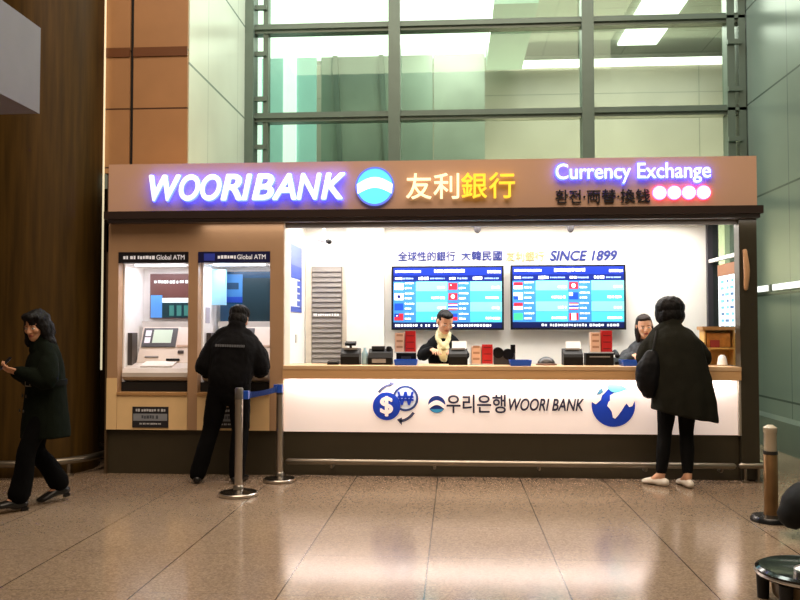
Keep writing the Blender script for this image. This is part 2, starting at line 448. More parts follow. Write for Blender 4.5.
# round emblem
cx, cz, r = -.78, 2.835, .178
em = new(); poly(em, disc_pts(cx, cz, r, 48), 7.94, .028, 0)
em = obj('round_emblem', em, LITCYAN, s); em['label'] = 'round cyan emblem with a white arc'
bm = new()
up = [(cx-r*.99+2*r*.99*i/24, cz+.02+.07*math.sin(PI*i/24)) for i in range(25)]
lo = [(cx-r*.94+2*r*.94*i/24, cz-.075+.06*math.sin(PI*i/24)) for i in range(25)]
poly(bm, up+lo[::-1], 7.935, .004)
obj('arc', bm, LITWHITE, em)
bm = new(); ring_arc(bm, cx, cz, r-.006, r+.012, 0, 2*PI, 7.936, .03, 48)
obj('rim', bm, mat('emblem_rim', '#5a74d8', .4, emit=.8, ecol='#6a7cf0'), em)
bm = new(); poly(bm, disc_pts(cx, cz, r+.004, 40), 7.962, .004)
obj('halo_backing', bm, mat('soft_halo', '#7fa0ff', .4, emit=1.5, ecol='#6f8cff'), em)
# four hanja, two cream and two yellow
han = thing('tmp', '', ''); 
x0, x1 = -.483, .590
w = (x1-x0)/4
for i, ch in enumerate('友利銀行'):
    o = text('lettering', ch, x0+i*w+.012, 2.705, x0+(i+1)*w-.012, 2.952, 7.945, [LITCREAM, LITCREAM, LITYEL, LITYEL][i], s, depth=.025, bold=.012)
bpy.data.objects.remove(han)
ce = text('lettering', 'Currency Exchange', .972, 2.835, 2.424, 3.025, 7.925, LITWHITE, s, depth=.015, bold=.012)
ce['label'] = 'white glowing Currency Exchange letters'
text('halo_backing', 'Currency Exchange', .972, 2.835, 2.424, 3.025, 7.945, mat('blue_halo_led2', '#3838ff', .4, emit=8, ecol='#3444ff'), ce, depth=.012, bold=.03, grow=.008)
o = text('lettering', '환전·両替·換钱', .970, 2.652, 1.865, 2.782, 7.962, mat('sign_dark_print', '#15101a', .5), s, depth=.012, bold=.012)
o['label'] = 'dark Korean and Chinese exchange letters'
for i in range(4):
    bm = new(); poly(bm, disc_pts(1.955+.137*i, 2.742, .058, 28), 7.94, .02)
    dd = obj('light_disc', bm, mat('lit_disc', '#ffffff', .4, emit=3.5, ecol='#fff4f8'), s)
    bm = new(); ring_arc(bm, 1.955+.137*i, 2.742, .045, .068, 0, 2*PI, 7.95, .01, 28)
    obj('halo_backing', bm, HALOP, dd)

# ------------------------------------------------------------------ service counter
c = thing('service_counter', 'white fronted service counter with a dark plinth under the exchange windows', 'counter', (0, 0, 0))
PANEL = mat('glow_white_panel', '#efe4e0', .4, emit=.32, ecol='#ffe9dc', var=.02)  # slight emission added to brighten the white counter front
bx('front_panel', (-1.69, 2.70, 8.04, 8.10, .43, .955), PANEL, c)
bx('plinth', (-1.69, 2.70, 8.06, 8.6, 0, .43), PLINTH, c)
bx('carcass', (-1.69, 2.70, 8.10, 8.50, .43, .955), WHITE, c)
bx('top_fascia', (-1.69, 2.70, 7.97, 8.04, .955, 1.045), mat('oak_fascia', '#d6aa78', .4, var=.06, vscale=4, stretch=(.4, 4, 8)), c)
bm = new()
fy = 8.036
# dollar coin, won coin, arrows
bm = new(); ring_arc(bm, -.485, .762, .104, .126, 0, 2*PI, fy-.002, .003, 40)
gl = obj('won_coin_mark', bm, mat('won_ring', '#27407c', .5), c)
bm = new(); poly(bm, disc_pts(-.485, .762, .104, 40), fy, .001); obj('coin_face', bm, mat('coin_pale', '#d6e0f0', .5), gl)
text('won_sign', '₩', -.562, .70, -.408, .825, fy-.001, LOGOBLUE, gl, depth=.002, bold=.03)
bm = new(); poly(bm, disc_pts(-.67, .684, .136, 40), fy-.004, .002)
dl = obj('dollar_coin_mark', bm, LOGOBLUE, c)
text('dollar_sign', '$', -.728, .592, -.614, .778, fy-.004, PANEL, dl, depth=.002, bold=.045)
bm = new(); ring_arc(bm, -.60, .72, .165, .19, 1.75, 2.55, fy-.002, .002, 12); poly(bm, [(-.64, .93), (-.585, .905), (-.64, .875)], fy-.002, .002)
obj('arrow_mark', bm, mat('arrow_grey_blue', '#4a5070', .5), c)
bm = new(); ring_arc(bm, -.56, .72, .168, .195, -1.45, -.55, fy-.002, .002, 12); poly(bm, [(-.57, .555), (-.52, .50), (-.52, .575)], fy-.002, .002)
obj('arrow_mark', bm, mat('arrow_grey_blue', '#4a5070', .5), c)
# bank emblem + names
cx, cz, r = -.180, .705, .084
bm = new(); poly(bm, disc_pts(cx, cz, r, 40), fy-.001, .002)
em = obj('round_emblem', bm, mat('emblem_navy', '#17327e', .45), c)
bm = new(); poly(bm, [(cx-r+2*r*i/20, cz-.005+.045*math.sin(PI*i/20)) for i in range(21)]+[(cx+r*.9-1.8*r*i/20, cz-.045+.04*math.sin(PI*i/20)) for i in range(21)], fy-.003, .002)
obj('arc', bm, PANEL, em)
bm = new(); poly(bm, disc_pts(cx, cz, r-.004, 24, PI+.62, 2*PI-.62), fy-.0025, .001); obj('lower_segment', bm, mat('emblem_light', '#3c9fd4', .45), em)
text('lettering', '우리은행', -.083, .626, .487, .800, fy-.001, DKPRINT, c, depth=.002, bold=.026)
text('lettering', 'WOORI BANK', .520, .652, 1.235, .765, fy-.001, DKPRINT, c, depth=.002, bold=.035, shear=.25)
# globe
gx, gz, R = 1.517, .706, .206
def gp(L): return [(gx+(u-330)/205*R, gz-(v-285)/205*R) for u, v in L]
bm = new(); poly(bm, disc_pts(gx, gz, R, 48), fy-.001, .002)
g = obj('globe_mark', bm, LOGOBLUE, c)
bm = new()
poly(bm, gp([(300,190),(345,163),(440,130),(500,150),(545,215),(530,240),(510,290),(480,300),(455,265),(435,290),(410,330),(375,380),(345,412),(325,400),(315,345),(295,315),(272,290),(285,250),(300,240)]), fy-.003, .002)
poly(bm, gp([(112,245),(165,275),(210,235),(225,190),(255,160),(300,110),(280,68),(200,90),(130,160)]), fy-.003, .002)
obj('continents', bm, PANEL, g)
bm = new(); poly(bm, gp([(262,98),(330,78),(410,92),(458,130),(400,152),(350,165),(305,150)]), fy-.0045, .0015)
obj('polar_cap', bm, LOGOCYAN, g)
bm = new(); poly(bm, gp([(195,140),(225,120),(235,160),(205,180),(172,185)]), fy-.0045, .0015); obj('islands', bm, mat('isle', '#4a86a8', .5), g)
# worktop, one continuous slab
tag(bx('worktop', (-1.685, 2.70, 7.965, 8.52, 1.045, 1.08), mat('oak_top', '#d8b48c', .35, var=.05, vscale=4, stretch=(.4, 4, 8)), bevel=.006), 'long pale oak worktop of the service counter holding trays and machines', 'worktop')
# foot rail
t = thing('foot_rail', 'long straight steel foot rail along the dark plinth of the counter', 'rail', (0, 0, 0))
bm = new(); tube(bm, [(-1.62, 7.93, .155), (2.60, 7.93, .155)], [.028, .028], 14, fwd=(0, 0, 1), sub=1)
obj('rail', bm, STEELD, t, smooth=True)
for x in (-1.2, -.2, .8, 1.8, 2.5):
    bm = new(); tube(bm, [(x, 7.93, .14), (x, 7.96, .10), (x, 8.045, .10)], [.014]*3, 10, fwd=(1, 0, 0)); obj('bracket', bm, STEELD, t, smooth=True)
t = thing('corner_bumper', 'short steel bumper rail around the foot of the right corner post', 'rail', (0, 0, 0))
bm = new(); tube(bm, [(2.68, 7.955, .155), (2.86, 7.955, .155), (2.93, 8.02, .155), (2.93, 8.4, .155)], [.028]*4, 12, fwd=(0, 0, 1), sub=4); obj('rail', bm, STEELD, t, smooth=True)
for x, y in ((2.72, 7.955), (2.84, 7.955), (2.93, 8.3)):
    obj('rail_foot', lathe(new(), [(.03, 0), (.03, .015), (.014, .02), (.014, .13)], (x, y, 0), 12), STEELD, t, smooth=True)

# ------------------------------------------------------------------ kiosk interior: slogan, screens, door, poster, camera
t = thing('slogan_lettering', 'raised navy and beige slogan ending in SINCE 1899 on the white wall', 'lettering', (0, 0, 0))
wy = 9.318
text('letters', '全球性的銀行', -.647, 2.215, .005, 2.325, wy, NAVY, t, depth=.012, bold=.022)
text('letters', '大韓民國', .072, 2.215, .532, 2.325, wy, NAVY, t, depth=.012, bold=.022)
o = text('letters', '友利銀行', .577, 2.205, 1.004, 2.315, wy, BEIGEPRINT, t, depth=.012, bold=.02); o['label'] = 'pale beige letters'
text('letters', 'SINCE 1899', 1.071, 2.21, 1.812, 2.32, wy, NAVY, t, depth=.012, bold=.045, shear=.22)

SC = [mat('scr_blue_head', '#16309a', .3, emit=.32, ecol='#1c38c0'), mat('scr_navy', '#0e2270', .3, emit=.25, ecol='#14249a'),
      mat('scr_cyan', '#4cc4dc', .3, emit=.42, ecol='#4fd4ea'), mat('scr_lightblue', '#3f86cc', .3, emit=.35, ecol='#3f90e0'),
      mat('scr_white', '#ffffff', .3, emit=.9), mat('scr_red', '#d22a3e', .3, emit=.5), mat('scr_navyfoot', '#0c1a52', .3, emit=.2),
      mat('scr_green', '#3fd48a', .3, emit=.6), mat('scr_palecyan', '#7ee4ee', .3, emit=.5), mat('scr_bluef', '#1d48c8', .3, emit=.5)]
FL = [[['w', 'k', 'b', 'r'], ['r', 'h', 't', 'p']], [['i', 'm', 'i', 'g'], ['h', 'a', 't', 'c']]]
def tv(x0, x1, z0, z1, lab, left, sd):
    t = thing('rate_screen', lab, 'screen', ((x0+x1)/2, 9.25, z0), 0, 'exchange rate screens on the back wall')
    W = (x1-x0)/2; H = z1-z0
    bx('casing', (-W, W, -.03, .03, 0, H), mat('tv_black', '#15161c', .3), t, bevel=.004)
    bx('wall_bracket', (-.25, .25, .03, .07, .2, H-.2), BLACKM, t)
    bm = new(); a = -W+.022; b = W-.022; y = -.0315
    quad(bm, a, H-.105, b, H-.018, y, 0)
    quad(bm, a, H-.175, b, H-.105, y, 1)
    quad(bm, a, .02, b, .085, y, 6)
    rows = 4; top = H-.175; bot = .085; rh = (top-bot)/rows
    lt = new()
    for cidx in range(2):
        xa = a if cidx == 0 else (a+b)/2; xb = (a+b)/2 if cidx == 0 else b
        xm = xa+(xb-xa)*.42
        dashes(lt, xa+.02, xa+.10, H-.155, H-.125, y-.001, 0, sd+cidx, .1)
        dashes(lt, xa+.11, xm-.03, H-.152, H-.128, y-.001, 1, sd+cidx+5, .1)
        dashes(lt, xm+.03, xm+.14, H-.157, H-.120, y-.001, 0, sd+cidx+7, .1)
        dashes(lt, xm+.16, xb-.03, H-.150, H-.13, y-.001, 1, sd+cidx+9, .1)
        for r_ in range(rows):
            zt = top-r_*rh; zb = zt-rh
            quad(bm, xa, zb+.006, xm, zt, y, 3); quad(bm, xm, zb+.006, xb, zt, y, 2 if r_ % 2 else 8)
            quad(bm, xa, zb, xb, zb+.006, y, 4 if False else 3)
            fx0, fx1, fz0, fz1 = xa+.012, xa+.012+.10, zb+.022, zt-.016
            fl = FL[left][cidx][r_]; fm = (fz0+fz1)/2; y2 = y-.0008; fxm = (fx0+fx1)/2
            base = {'w': 4, 'k': 4, 'b': 9, 'r': 5, 'h': 5, 't': 4, 'p': 4, 'i': 4, 'm': 4, 'g': 7, 'a': 9, 'c': 4}[fl]
            quad(bm, fx0, fz0, fx1, fz1, y2, base); y3 = y-.0016
            if fl == 'k': poly(bm, disc_pts(fxm, fm, .02, 12), y3, .0005, 1)
            if fl == 'h': poly(bm, disc_pts(fxm, fm, .024, 8), y3, .0005, 4)
            if fl == 'r': quad(bm, fx0, fm, fxm, fz1, y3, 0 if cidx == 0 and r_ == 3 else 5); quad(bm, fx0+.02, fm+.008, fx0+.035, fm+.02, y3-.0005, 4)
            if fl == 't': quad(bm, fx0, fz0, fx1, fz0+.014, y3, 5); quad(bm, fx0, fz1-.014, fx1, fz1, y3, 5); quad(bm, fx0, fm-.012, fx1, fm+.012, y3, 9)
            if fl == 'p': quad(bm, fx0, fm, fx1, fz1, y3, 9); quad(bm, fx0+.035, fz0, fx1, fm, y3, 5); quad(bm, fx0, fz0, fx0+.035, fz1, y3-.0005, 4)
            if fl == 'i': quad(bm, fx0, fm, fx1, fz1, y3, 5)
            if fl == 'm': quad(bm, fx0, fz0, fxm, fm, y3, 9)
            if fl == 'a': quad(bm, fx0, fm, fx0+.04, fz1, y3, 4)
            if fl == 'c': quad(bm, fx0, fz0, fx0+.025, fz1, y3, 5); quad(bm, fx1-.025, fz0, fx1, fz1, y3, 5)
            dashes(lt, xa+.13, xm-.02, zb+.075*rh/.1, zb+.092*rh/.1, y-.001, 0, sd+r_*3+cidx, .15)
            dashes(lt, xa+.13, xm-.05, zb+.03, zb+.052, y-.001, 0, sd+r_*3+cidx+40, .15)
            dashes(lt, xb-(.18 if r_ % 2 else .11), xb-.02, zb+.032, zb+.062, y-.001, 0, sd+r_*5+cidx+60, .15)
    dashes(lt, a+.02, a+.32, H-.075, H-.045, y-.001, 0, sd+20, .08)
    dashes(lt, a+.46, a+.80, H-.078, H-.036, y-.001, 0, sd+21, .08)
    dashes(lt, b-.16, b-.01, H-.085, H-.05, y-.001, 0, sd+22, .08)
    dashes(lt, a+(.02 if left == 0 else .32), b-(.12 if left == 0 else .02), .036, .066, y-.001, 0, sd+23, .4)
    p = obj('display', bm, SC, t)
    obj('display_lettering', lt, [SC[4], mat('scr_pale', '#8fa8f0', .3, emit=.5)], p)
    return t
tv(-.715, .545, 1.428, 2.147, 'left wall screen of exchange rates, the one above the teller with a scarf', 0, 100)
tv(.621, 1.889, 1.432, 2.153, 'right wall screen of exchange rates, the one with a green flag', 1, 300)

d = struct(thing('door_1', 'narrow grey louvred door in the white kiosk wall', 'door', (-1.46, 9.31, 0))); del d['category']
bx('door_frame', (-.24, .24, -.01, .008, 0, 2.26), mat('pale_door_frame', '#eadfce', .5), d)
bm = new(); box(bm, -.175, .175, -.03, -.01, .05, 2.15)
for i in range(36): prism(bm, [(-.05, .08+i*.0575), (-.03, .08+i*.0575+.055), (-.03, .08+i*.0575)], 'x', -.165, .165)
obj('door_leaf', bm, mat('louvre_grey', '#8a837d', .5, var=.1, vscale=3, stretch=(1, 1, 5)), d)
bm = new(); dashes(bm, -.15, .15, 1.585, 1.615, -.05, 0, 3, .12); obj('door_notice', bm, PAPER, d)

t = thing('blue_wall_poster', 'narrow blue and white poster on the inner left wall beside the door', 'poster', (0, 0, 0))
bx('sheet', (-1.72, -1.714, 8.46, 9.10, 1.62, 2.36), mat('poster_pale', '#dfe6f4', .5), t)
bm = new()
for z0, z1, mi in ((1.62, 1.68, 0), (1.98, 2.12, 0), (2.12, 2.34, 1)): box(bm, -1.714, -1.711, 8.48, 9.08, z0, z1, mi)
for i in range(4): box(bm, -1.714, -1.7112, 8.82, 9.08, 1.69+i*.073, 1.745+i*.073, 0)
box(bm, -1.714, -1.711, 8.98, 9.08, 1.66, 2.0, 0)
obj('poster_print', bm, [mat('poster_blue', '#3a55b4', .5), mat('poster_lilac', '#5f73c0', .5)], t)

t = thing('dome_camera', 'small white ceiling camera with a dark lens above the louvred door', 'camera', (-1.44, 8.95, 0))
obj('mount', lathe(new(), [(.05, 2.60), (.05, 2.585), (.014, 2.57), (.014, 2.47)], (0, 0, 0), 16), WHITE, t, smooth=True)
bm = new(); tube(bm, [(-.06, .05, 2.44), (.0, 0, 2.43), (.05, -.06, 2.41)], [.03, .034, .03], 14, fwd=(0, 0, 1)); obj('housing', bm, WHITE, t, smooth='all')
bm = new(); tube(bm, [(.05, -.065, 2.405), (.075, -.10, 2.39)], [.026, .028], 14, fwd=(0, 0, 1)); obj('lens', bm, BLACK, t, smooth='all')
bm = new(); lathe(bm, [(.012, 2.50), (.03, 2.515), (.04, 2.54), (.045, 2.58), (.045, 2.6)], (1.27, 9.1, 0), 16)
tag(obj('smoke_detector', bm, mat('detector_dark', '#4a474a', .5), smooth=True), 'small dark detector on the kiosk ceiling above the right screen', 'detector')
bm = new(); lathe(bm, [(.012, 2.50), (.03, 2.515), (.04, 2.54), (.045, 2.58), (.045, 2.6)], (.25, 9.1, 0), 16)
tag(obj('smoke_detector', bm, mat('detector_dark', '#4a474a', .5), smooth=True), 'small dark detector on the kiosk ceiling above the left screen', 'detector')
tag(bx('socket_plate', (-1.72, -1.712, 8.75, 8.83, 1.29, 1.38), mat('plate_grey', '#b8b4b0', .5)), 'small grey switch plate on the inner left wall below the poster', 'switch')

t = thing('side_glass_board', 'white board with blue print on the glass right side of the kiosk', 'board', (0, 0, 0))  # glowing printed board put in for what shows in the side glass
bx('board', (2.815, 2.835, 8.15, 8.98, 1.40, 2.12), mat('board_white', '#eaf6fc', .4, emit=.55, ecol='#dff2ff'), t)
bx('header_band', (2.808, 2.815, 8.15, 8.98, 2.0, 2.12), mat('board_brown', '#8a5a3a', .5), t)
bm = new(); rr = random.Random(4)
for i in range(8):
    for j in range(5):
        y = 8.2+j*.15; z = 1.95-i*.068
        box(bm, 2.811, 2.815, y, y+rr.uniform(.05, .11), z-.028, z, rr.choice([0, 0, 1]))
obj('board_print', bm, [mat('bp1', '#5fb4d4', .5), mat('bp2', '#3a6a9a', .5)], t)

# ------------------------------------------------------------------ cash machines
def bezel_shelf(bm, x0, x1):
    prof = [(8.10, .93), (8.06, .96), (8.06, 1.0), (8.10, 1.045), (8.34, 1.10), (8.40, 1.10), (8.40, .90), (8.16, .90)]
    return prism(bm, prof, 'x', x0, x1)
def atm(x0, x1, lab, blue):
    t = thing('cash_machine', lab, 'cash machine', ((x0+x1)/2, 8.0, 0), 0, 'recessed cash machines')
    W = (x1-x0)/2-.002; Y = 0
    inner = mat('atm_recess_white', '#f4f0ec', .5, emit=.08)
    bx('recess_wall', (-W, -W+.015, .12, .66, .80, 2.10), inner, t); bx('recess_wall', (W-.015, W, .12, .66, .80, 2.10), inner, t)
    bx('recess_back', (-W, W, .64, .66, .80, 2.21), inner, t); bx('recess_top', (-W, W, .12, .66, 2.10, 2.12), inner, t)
    bx('recess_light', (-W+.1, W-.1, .16, .24, 2.085, 2.099), mat('atm_led', '#ffffff', .4, emit=4, ecol='#f4f6ff'), t)
    hb = bx('header', (-W, W, -.012, .02, 2.10, 2.207), mat('header_navy' if blue else 'header_black', '#16194a' if blue else '#17141a', .35), t)
    hb['label'] = 'navy header with white print' if blue else 'black header with white print'
    bm = new(); dashes(bm, -W+(.20 if blue else .05), .02, 2.135, 2.172, -.0125, 0, 11 if blue else 12, .2)
    text_bm('Global ATM', .035, 2.132, .32, 2.178, -.0122, depth=.001, bold=.02, bm=bm)
    obj('header_print', bm, mat('header_white', '#e8e8ee', .5, emit=.3), hb)
    if blue:
        bx('header_emblem', (-W+.06, -W+.17, -.014, -.012, 2.12, 2.19), mat('hdr_blue', '#2a3a9c', .5, emit=.2), hb)
        dp = bx('upper_display', (-.30, .245, .56, .64, 1.38, 2.05), mat('atm_disp_dark', '#1c3e5a', .25, emit=.10, ecol='#2a648c'), t)
        bm = new(); box(bm, -.30, -.06, .555, .56, 1.75, 2.02, 0); box(bm, -.30, -.06, .552, .555, 1.72, 1.78, 1)
        box(bm, -.28, -.1, .553, .555, 1.86, 1.93, 2); box(bm, -.06, .245, .556, .56, 1.40, 1.98, 3)
        obj('display_image', bm, [mat('d1', '#3b6fa4', .3, emit=.25), mat('d2', '#1d3c94', .3, emit=.3), mat('d3', '#26415c', .3), mat('d4', '#20333a', .3, emit=.05)], dp)
        bx('side_screen', (-W+.02, -W+.16, .40, .46, 1.69, 2.06), mat('pale_blue_screen', '#8fc8e4', .3, emit=.2, ecol='#bfe6fa'), t, bevel=.01)
        bx('side_notice', (-W+.015, -W+.018, .2, .34, 1.50, 1.66), mat('notice_grey', '#b9b4c0', .5), t)
    else:
        dp = bx('upper_display', (-.245, .30, .56, .64, 1.55, 2.03), mat('atm_disp_brown', '#5a3a36', .3, emit=.1, ecol='#704a46'), t)
        bm = new(); box(bm, -.235, -.11, .555, .56, 1.56, 1.80, 0); box(bm, -.11, .29, .555, .56, 1.56, 1.72, 1); box(bm, -.11, .29, .555, .56, 1.72, 1.77, 2)
        for i in range(4): box(bm, -.03+i*.08, .02+i*.08, .552, .555, 1.58, 1.69, 3)
        dashes(bm, -.20, .28, 1.925, 1.96, .558, 2, 5, .15)
        obj('display_image', bm, [mat('e1', '#4c86c8', .3, emit=.3), mat('e2', '#17343c', .3, emit=.1), mat('e3', '#d8e4e2', .3, emit=.4), mat('e4', '#3f7a72', .3, emit=.15)], dp)
    bx('ledge', (-.30, .335, .48, .64, 1.46, 1.52), mat('atm_ledge', '#d9d4ce', .4), t, bevel=.01)
    # sloping console
    bm = new(); prism(bm, [(.62, 1.46), (.48, 1.46), (.30, 1.10), (.30, .95), (.62, .95)], 'x', -.28, .335)
    cons = obj('console', bm, CREAM, t)
    def onslope(name, xa, xb, ta, tb, m, th=.012, par=cons):
        A = Vector((0, .30, 1.10)); B = Vector((0, .48, 1.46)); D = B-A; n = Vector((0, -.36, .18)).normalized()
        bm = new(); vs = []
        for x in (xa, xb):
            for tt in (ta, tb):
                for q in (0, 1): vs.append(bm.verts.new(A+D*tt+n*th*q+Vector((x, 0, 0))))
        for f in ((0,1,3,2), (4,6,7,5), (0,4,5,1), (2,3,7,6), (0,2,6,4), (1,5,7,3)): bm.faces.new([vs[i] for i in f])
        return obj(name, bm, m, par)
    onslope('screen_surround', -.26, .10, .42, .95, mat('surround_dark', '#55555a', .35), .016)
    onslope('screen', -.15, .05, .52, .90, mat('atm_screen', '#b9c8b8', .3, emit=.35, ecol='#c6d8c8'), .019)
    for q in (.52, .72): onslope('function_button', -.235, -.175, q, q+.16, mat('btn_white', '#e9e6f0', .4, emit=.2), .02)
    onslope('card_slot', .03, .17, .03, .08, BLACK, .014); onslope('receipt_slot', .14, .20, .24, .31, mat('slot_brown', '#3a2a26', .4), .015)
    onslope('note_label', -.20, -.06, .12, .15, GREY, .013); onslope('sticker', .12, .30, .42, .47, mat('sticker', '#c9a890', .5), .013)
    bm = bezel_shelf(new(), -.335, .335)
    for v in bm.verts: v.co.y -= 8.0
    sh = obj('keypad_shelf', bm, mat('shelf_silver', '#cfc8c2', .35, var=.03), t, bevel=.02)
    bm = new(); prism(bm, [(.13, 1.058), (.32, 1.103), (.32, 1.112), (.13, 1.067)], 'x', -.18, .15); obj('keypad', bm, mat('keypad_white', '#efeae6', .4), sh)
    bx('coin_gap', (-W, W, .10, .2, .80, .905), BLACKM, t)
    bx('handset_holder', (-.335, -.29, .20, .34, 1.0, 1.40), mat('holder_dark', '#3b342f', .4), t, bevel=.012)
    bx('lower_panel', (-W, W, -.004, .03, .44, .785), TANWARM, t)
    bx('lower_lip', (-W, W, -.02, .12, .785, .81), mat('lip_tan', '#b98f5e', .4), t, bevel=.004)
    pq = bx('plaque', (-.195, .17, -.012, -.004, .462, .668), mat('plaque_dark', '#2a2a30', .35), t)
    bm = new(); box(bm, -.185, .16, -.014, -.012, .53, .60, 0); dashes(bm, -.16, .14, .62, .648, -.0125, 1, 3, .2); dashes(bm, -.12, .1, .492, .51, -.0125, 1, 4, .2); dashes(bm, -.1, .08, .55, .585, -.0145, 2, 8, .2)
    obj('plaque_print', bm, [mat('plq1', '#8d939c', .4), mat('plq2', '#c8ccd2', .4), mat('plq3', '#4c525c', .4)], pq)
    return t
atm(-3.365, -2.65, 'left cash machine with a black header and nobody in front of it', False)
atm(-2.552, -1.825, 'right cash machine with a navy header, behind the person in black', True)
bx('lower_pillar_panel', (-3.472, -3.367, 7.994, 8.0, .44, .95), TANWARM, k)

# ------------------------------------------------------------------ queue barriers
def barrier(name, label, loc, h=.90, R=.165):
    t = thing(name, label, 'barrier post', loc, 0, None)
    obj('base', lathe(new(), [(R, 0), (R, .022), (R*.94, .034), (R*.45, .045), (.045, .055)], N=40), mat('base_dark_metal', '#4b463f', .2, metal=.9), t, smooth=True)
    bm = lathe(new(), [(R+.004, .004), (R+.004, .024), (R-.002, .03), (R-.01, .03), (R-.01, .004)], N=40); obj('base_rim', bm, STEEL, t, smooth=True)
    obj('collar', lathe(new(), [(.045, .05), (.045, .075), (.036, .09)], N=24), STEEL, t, smooth=True)
    obj('pole', lathe(new(), [(.034, .08), (.034, h-.10)], N=24), STEEL, t, smooth=True)
    obj('belt_head', lathe(new(), [(.036, h-.10), (.036, h-.01), (.03, h), (.008, h)], N=24), mat('head_grey', '#6e6a66', .35, metal=.6), t, smooth=True)
    return t
b1 = barrier('barrier_post', 'steel barrier post with a round base standing right behind the person in black', (-1.876, 7.05, 0), .93)
b2 = barrier('barrier_post', 'steel barrier post standing close against the kiosk at the end of the blue belt', (-1.66, 7.72, 0), .92, .15)
t = thing('barrier_belt', 'blue webbing belt stretched between the two steel barrier posts', 'belt')
bm = new()
P = [Vector((-1.84, 7.08, .865)), Vector((-1.80, 7.25, .855)), Vector((-1.73, 7.5, .86)), Vector((-1.668, 7.685, .88))]
Q = catmull(P, 5)
tw = [.55*math.sin(PI*i/(len(Q)-1)) for i in range(len(Q))]
rows = []
for i, p in enumerate(Q):
    n = Vector((.95, -.3, 0)); up = Vector((0, 0, 1))*math.cos(tw[i])+n*math.sin(tw[i])
    rows.append([bm.verts.new(p+up*.032), bm.verts.new(p-up*.032)])
for a, b in zip(rows, rows[1:]): bm.faces.new((a[0], b[0], b[1], a[1]))
bmesh.ops.solidify(bm, geom=bm.faces[:], thickness=.004)
obj('webbing', bm, BELT, t)
bx('belt_clip', (-1.71, -1.63, 7.665, 7.70, .84, .915), BLUE, t, bevel=.006)
bx('belt_cassette', (-1.865, -1.80, 7.07, 7.12, .83, .90), BLUE, t, bevel=.006)

b3 = thing('bronze_barrier_post', 'bronze barrier post on a round dark base at the right edge', 'barrier post', (2.37, 6.39, 0))
BRZ = mat('bronze_metal', '#8a6a45', .35, metal=.7, var=.15, vscale=8)
obj('base', lathe(new(), [(.15, 0), (.15, .02), (.135, .04), (.05, .05)], N=36), mat('base_black', '#17191a', .25), b3, smooth=True)
obj('pole', lathe(new(), [(.055, .05), (.05, .10), (.05, .50), (.042, .51)], N=24), BRZ, b3, smooth=True)
obj('clear_head', lathe(new(), [(.042, .51), (.045, .53), (.045, .66), (.05, .67), (.05, .70), (.02, .72)], N=24), mat('head_pale', '#b9ad97', .25), b3, smooth=True)
obj('neck_ring', lathe(new(), [(.052, .50), (.052, .525)], N=24), mat('ring_dark', '#2c2a26', .4), b3, smooth=True)

b4 = thing('sign_stand', 'round black topped stand with a steel rim and collar on the floor, nearest the camera', 'stand', (1.87, 4.50, 0))
obj('base', lathe(new(), [(.255, .135), (.275, .145), (.275, .175), (.255, .185), (.20, .165), (.05, .17)], N=48), mat('stand_black', '#0c0e0d', .12), b4, smooth=True)
obj('base_rim', lathe(new(), [(.277, .150), (.281, .156), (.277, .164)], N=48), STEEL, b4, smooth=True)
obj('collar', lathe(new(), [(.085, .165), (.085, .18), (.045, .20), (.035, .215)], N=28), STEEL, b4, smooth=True)
obj('pole', lathe(new(), [(.03, .2), (.03, 1.4), (.01, 1.42)], N=20), STEELD, b4, smooth=True)
obj('drum', lathe(new(), [(.17, .02), (.19, .04), (.20, .135)], N=40), mat('stand_green', '#77684e', .3, var=.35, vscale=5), b4, smooth=True)
for a in range(6):
    obj('stand_foot', lathe(new(), [(.03, 0), (.035, .135)], (.235*math.cos(a*1.047+2.75), .235*math.sin(a*1.047+2.75), 0), 12), BLACKM, b4, smooth=True)

t = thing('black_travel_bag', 'black soft travel bag on the floor beside the bronze post, right edge', 'bag', (2.70, 5.92, 0))
bm = new(); tube(bm, [(-.36, 0, .15), (-.28, 0, .21), (-.1, 0, .235), (.15, 0, .24), (.36, 0, .2), (.42, 0, .16)], [(.13, .10), (.18, .16), (.20, .20), (.2, .205), (.18, .17), (.13, .12)], 20, fwd=(0, 0, 1))
for v in bm.verts: v.co.z = max(v.co.z, .0)
obj('bag_body', bm, mat('bag_nylon', '#050606', .7, bump=.2, bscale=30, spec=.2), t, smooth='all')
for s_ in (-1, 1):
    bm = new(); tube(bm, [(-.16, s_*.10, .40), (-.12, s_*.09, .50), (.0, s_*.07, .55), (.12, s_*.09, .50), (.16, s_*.10, .41)], [.014]*5, 10, fwd=(0, 1, 0)); obj('handle', bm, BLACKM, t, smooth='all')

# glowing white strips put in for the bright dashes on the right wall
for i, (y0, y1) in enumerate(((10.35, 10.85), (9.3, 10.2))):
    t = thing('wall_white_strip', 'short white strip on the right glass wall, nearer the kiosk' if i == 0 else 'long white strip on the right glass wall at the edge of the picture', 'light', (0, 0, 0), 0, 'white strips on the right wall')
    bx('housing', (3.845, 3.868, y0-.02, y1+.02, 1.895, 1.985), mat('strip_backing', '#8c958f', .4), t)
    bx('glow_face', (3.835, 3.845, y0, y1, 1.905, 1.975), mat('strip_white', '#ffffff', .4, emit=1.0), t)

